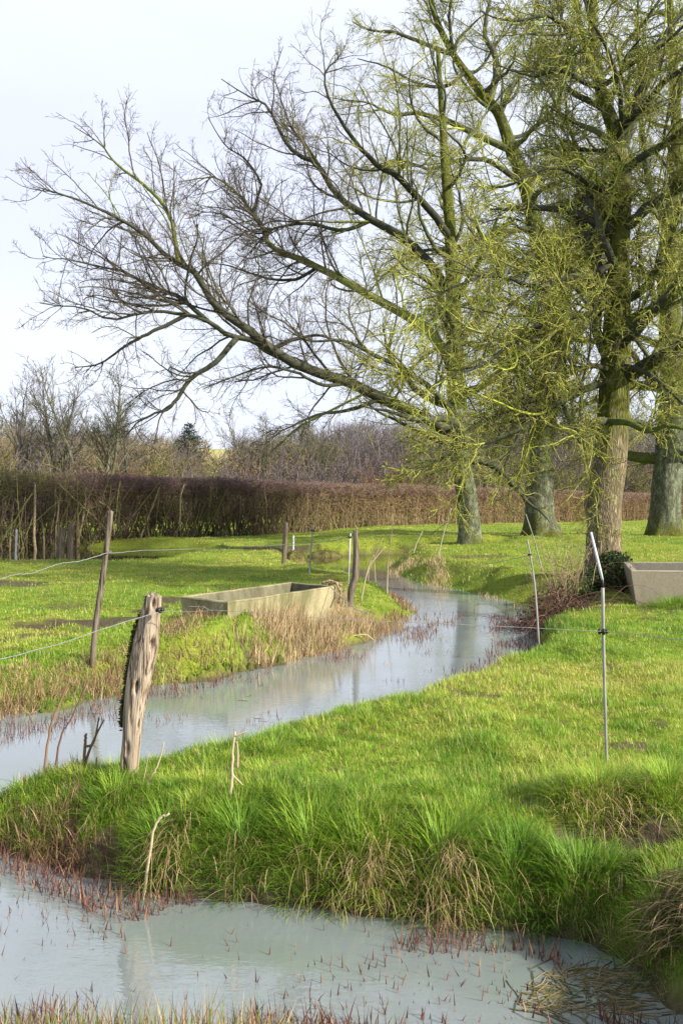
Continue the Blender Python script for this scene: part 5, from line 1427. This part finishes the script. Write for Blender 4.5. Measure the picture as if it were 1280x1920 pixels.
# ---------------------------------------------------------------- single dead stalks and twigs
def stalk(label, pts, r, Y, col, twigs=(), mat=None, group='dead stalks on the banks', name='dead_stalk'):
    P = np.array(px_path(pts, Y)); P[0][2] = min(P[0][2], gz(P[0][0], Y)) - 0.02
    g = Geo(); Q = resample(P, 22) + np.vstack([[0, 0, 0], R.normal(0, 0.0015, (21, 3))])
    g.rod(Q, np.linspace(r[0], r[1], 22) * Y / F, 6, np.array(col))
    for tw in twigs:
        T = resample(np.array(px_path(tw, Y)), 10); g.rod(T, np.linspace(r[1] * 1.2, r[1] * 0.6, 10) * Y / F, 5, np.array(col) * 0.85)
    o = g.build(name, mat or MAT_DRY); tag(o, label, 'stalk', group)
PALE = (0.46, 0.38, 0.26); MIDB = (0.24, 0.15, 0.095)
stalk('pale bare twig standing on the near bank left of centre', [(424, 1548), (430, 1500), (436, 1450), (436, 1410), (441, 1372)], (4.0, 2.2), 4.3, PALE, [[(433, 1450), (445, 1462), (455, 1472)], [(441, 1380), (450, 1376), (462, 1372)], [(445, 1440), (446, 1410), (444, 1390)]])
stalk('tall reddish stalk leaning right at the narrow end of the spit, longer of the pair', [(72, 1450), (92, 1380), (112, 1320), (132, 1272)], (2.8, 1.6), 5.3, MIDB)
stalk('dark stalk leaning right at the narrow end of the spit, behind the longer one', [(88, 1452), (110, 1400), (135, 1345), (168, 1270)], (2.4, 1.3), 5.5, (0.16, 0.09, 0.07))
stalk('broken brown stalk with side twigs just left of the thick weathered post', [(150, 1470), (158, 1430), (160, 1390), (161, 1376)], (3.5, 2.4), 4.9, (0.2, 0.13, 0.08), [[(160, 1430), (175, 1390), (195, 1350)], [(172, 1470), (180, 1440), (182, 1420)], [(160, 1400), (176, 1392), (186, 1345)]])
stalk('thin pale stem arching right of the thick weathered post', [(262, 1482), (285, 1455), (300, 1425), (308, 1392)], (2.2, 1.2), 4.55, PALE, [[(266, 1480), (272, 1450), (280, 1410)]])
stalk('bent pale straw on the bank right of the thick weathered post', [(262, 1585), (290, 1555), (318, 1525)], (3.4, 2.0), 4.0, PALE)
stalk('pale dead stem with a broken hooked head at the lower right edge', [(1243, 1740), (1247, 1690), (1252, 1640), (1250, 1608), (1257, 1592)], (4.2, 3.4), 3.7, (0.50, 0.42, 0.30), [[(1252, 1608), (1262, 1606), (1270, 1612)], [(1250, 1665), (1262, 1672), (1275, 1682)]])
stalk('tall thin reed stem by the stream bend, right of the crooked stake', [(725, 1115), (727, 1060), (733, 1010), (738, 962)], (1.3, 0.7), 16.0, PALE)
stalk('thin leaning reed stem left of the pale oak trunk', [(820, 1046), (830, 1005), (846, 952)], (1.3, 0.7), 22.0, (0.42, 0.40, 0.32))
stalk('short leaning reed stem on the far bank beside the thin leaning one', [(773, 1042), (780, 1020), (792, 996)], (1.3, 0.7), 25.0, (0.42, 0.40, 0.32))
stalk('dry stems crossing at the stream bend right of the crooked stake', [(676, 1090), (690, 1066), (705, 1045), (722, 1025)], (1.4, 0.8), 14.0, PALE, [[(682, 1088), (700, 1050), (718, 1008)], [(690, 1090), (692, 1060), (700, 1040)], [(704, 1092), (702, 1060), (701, 1040)]])
stalk('long pale straw lying on the bank beside the reed bed', [(660, 1178), (685, 1190), (700, 1200)], (1.6, 1.0), 11.3, PALE)
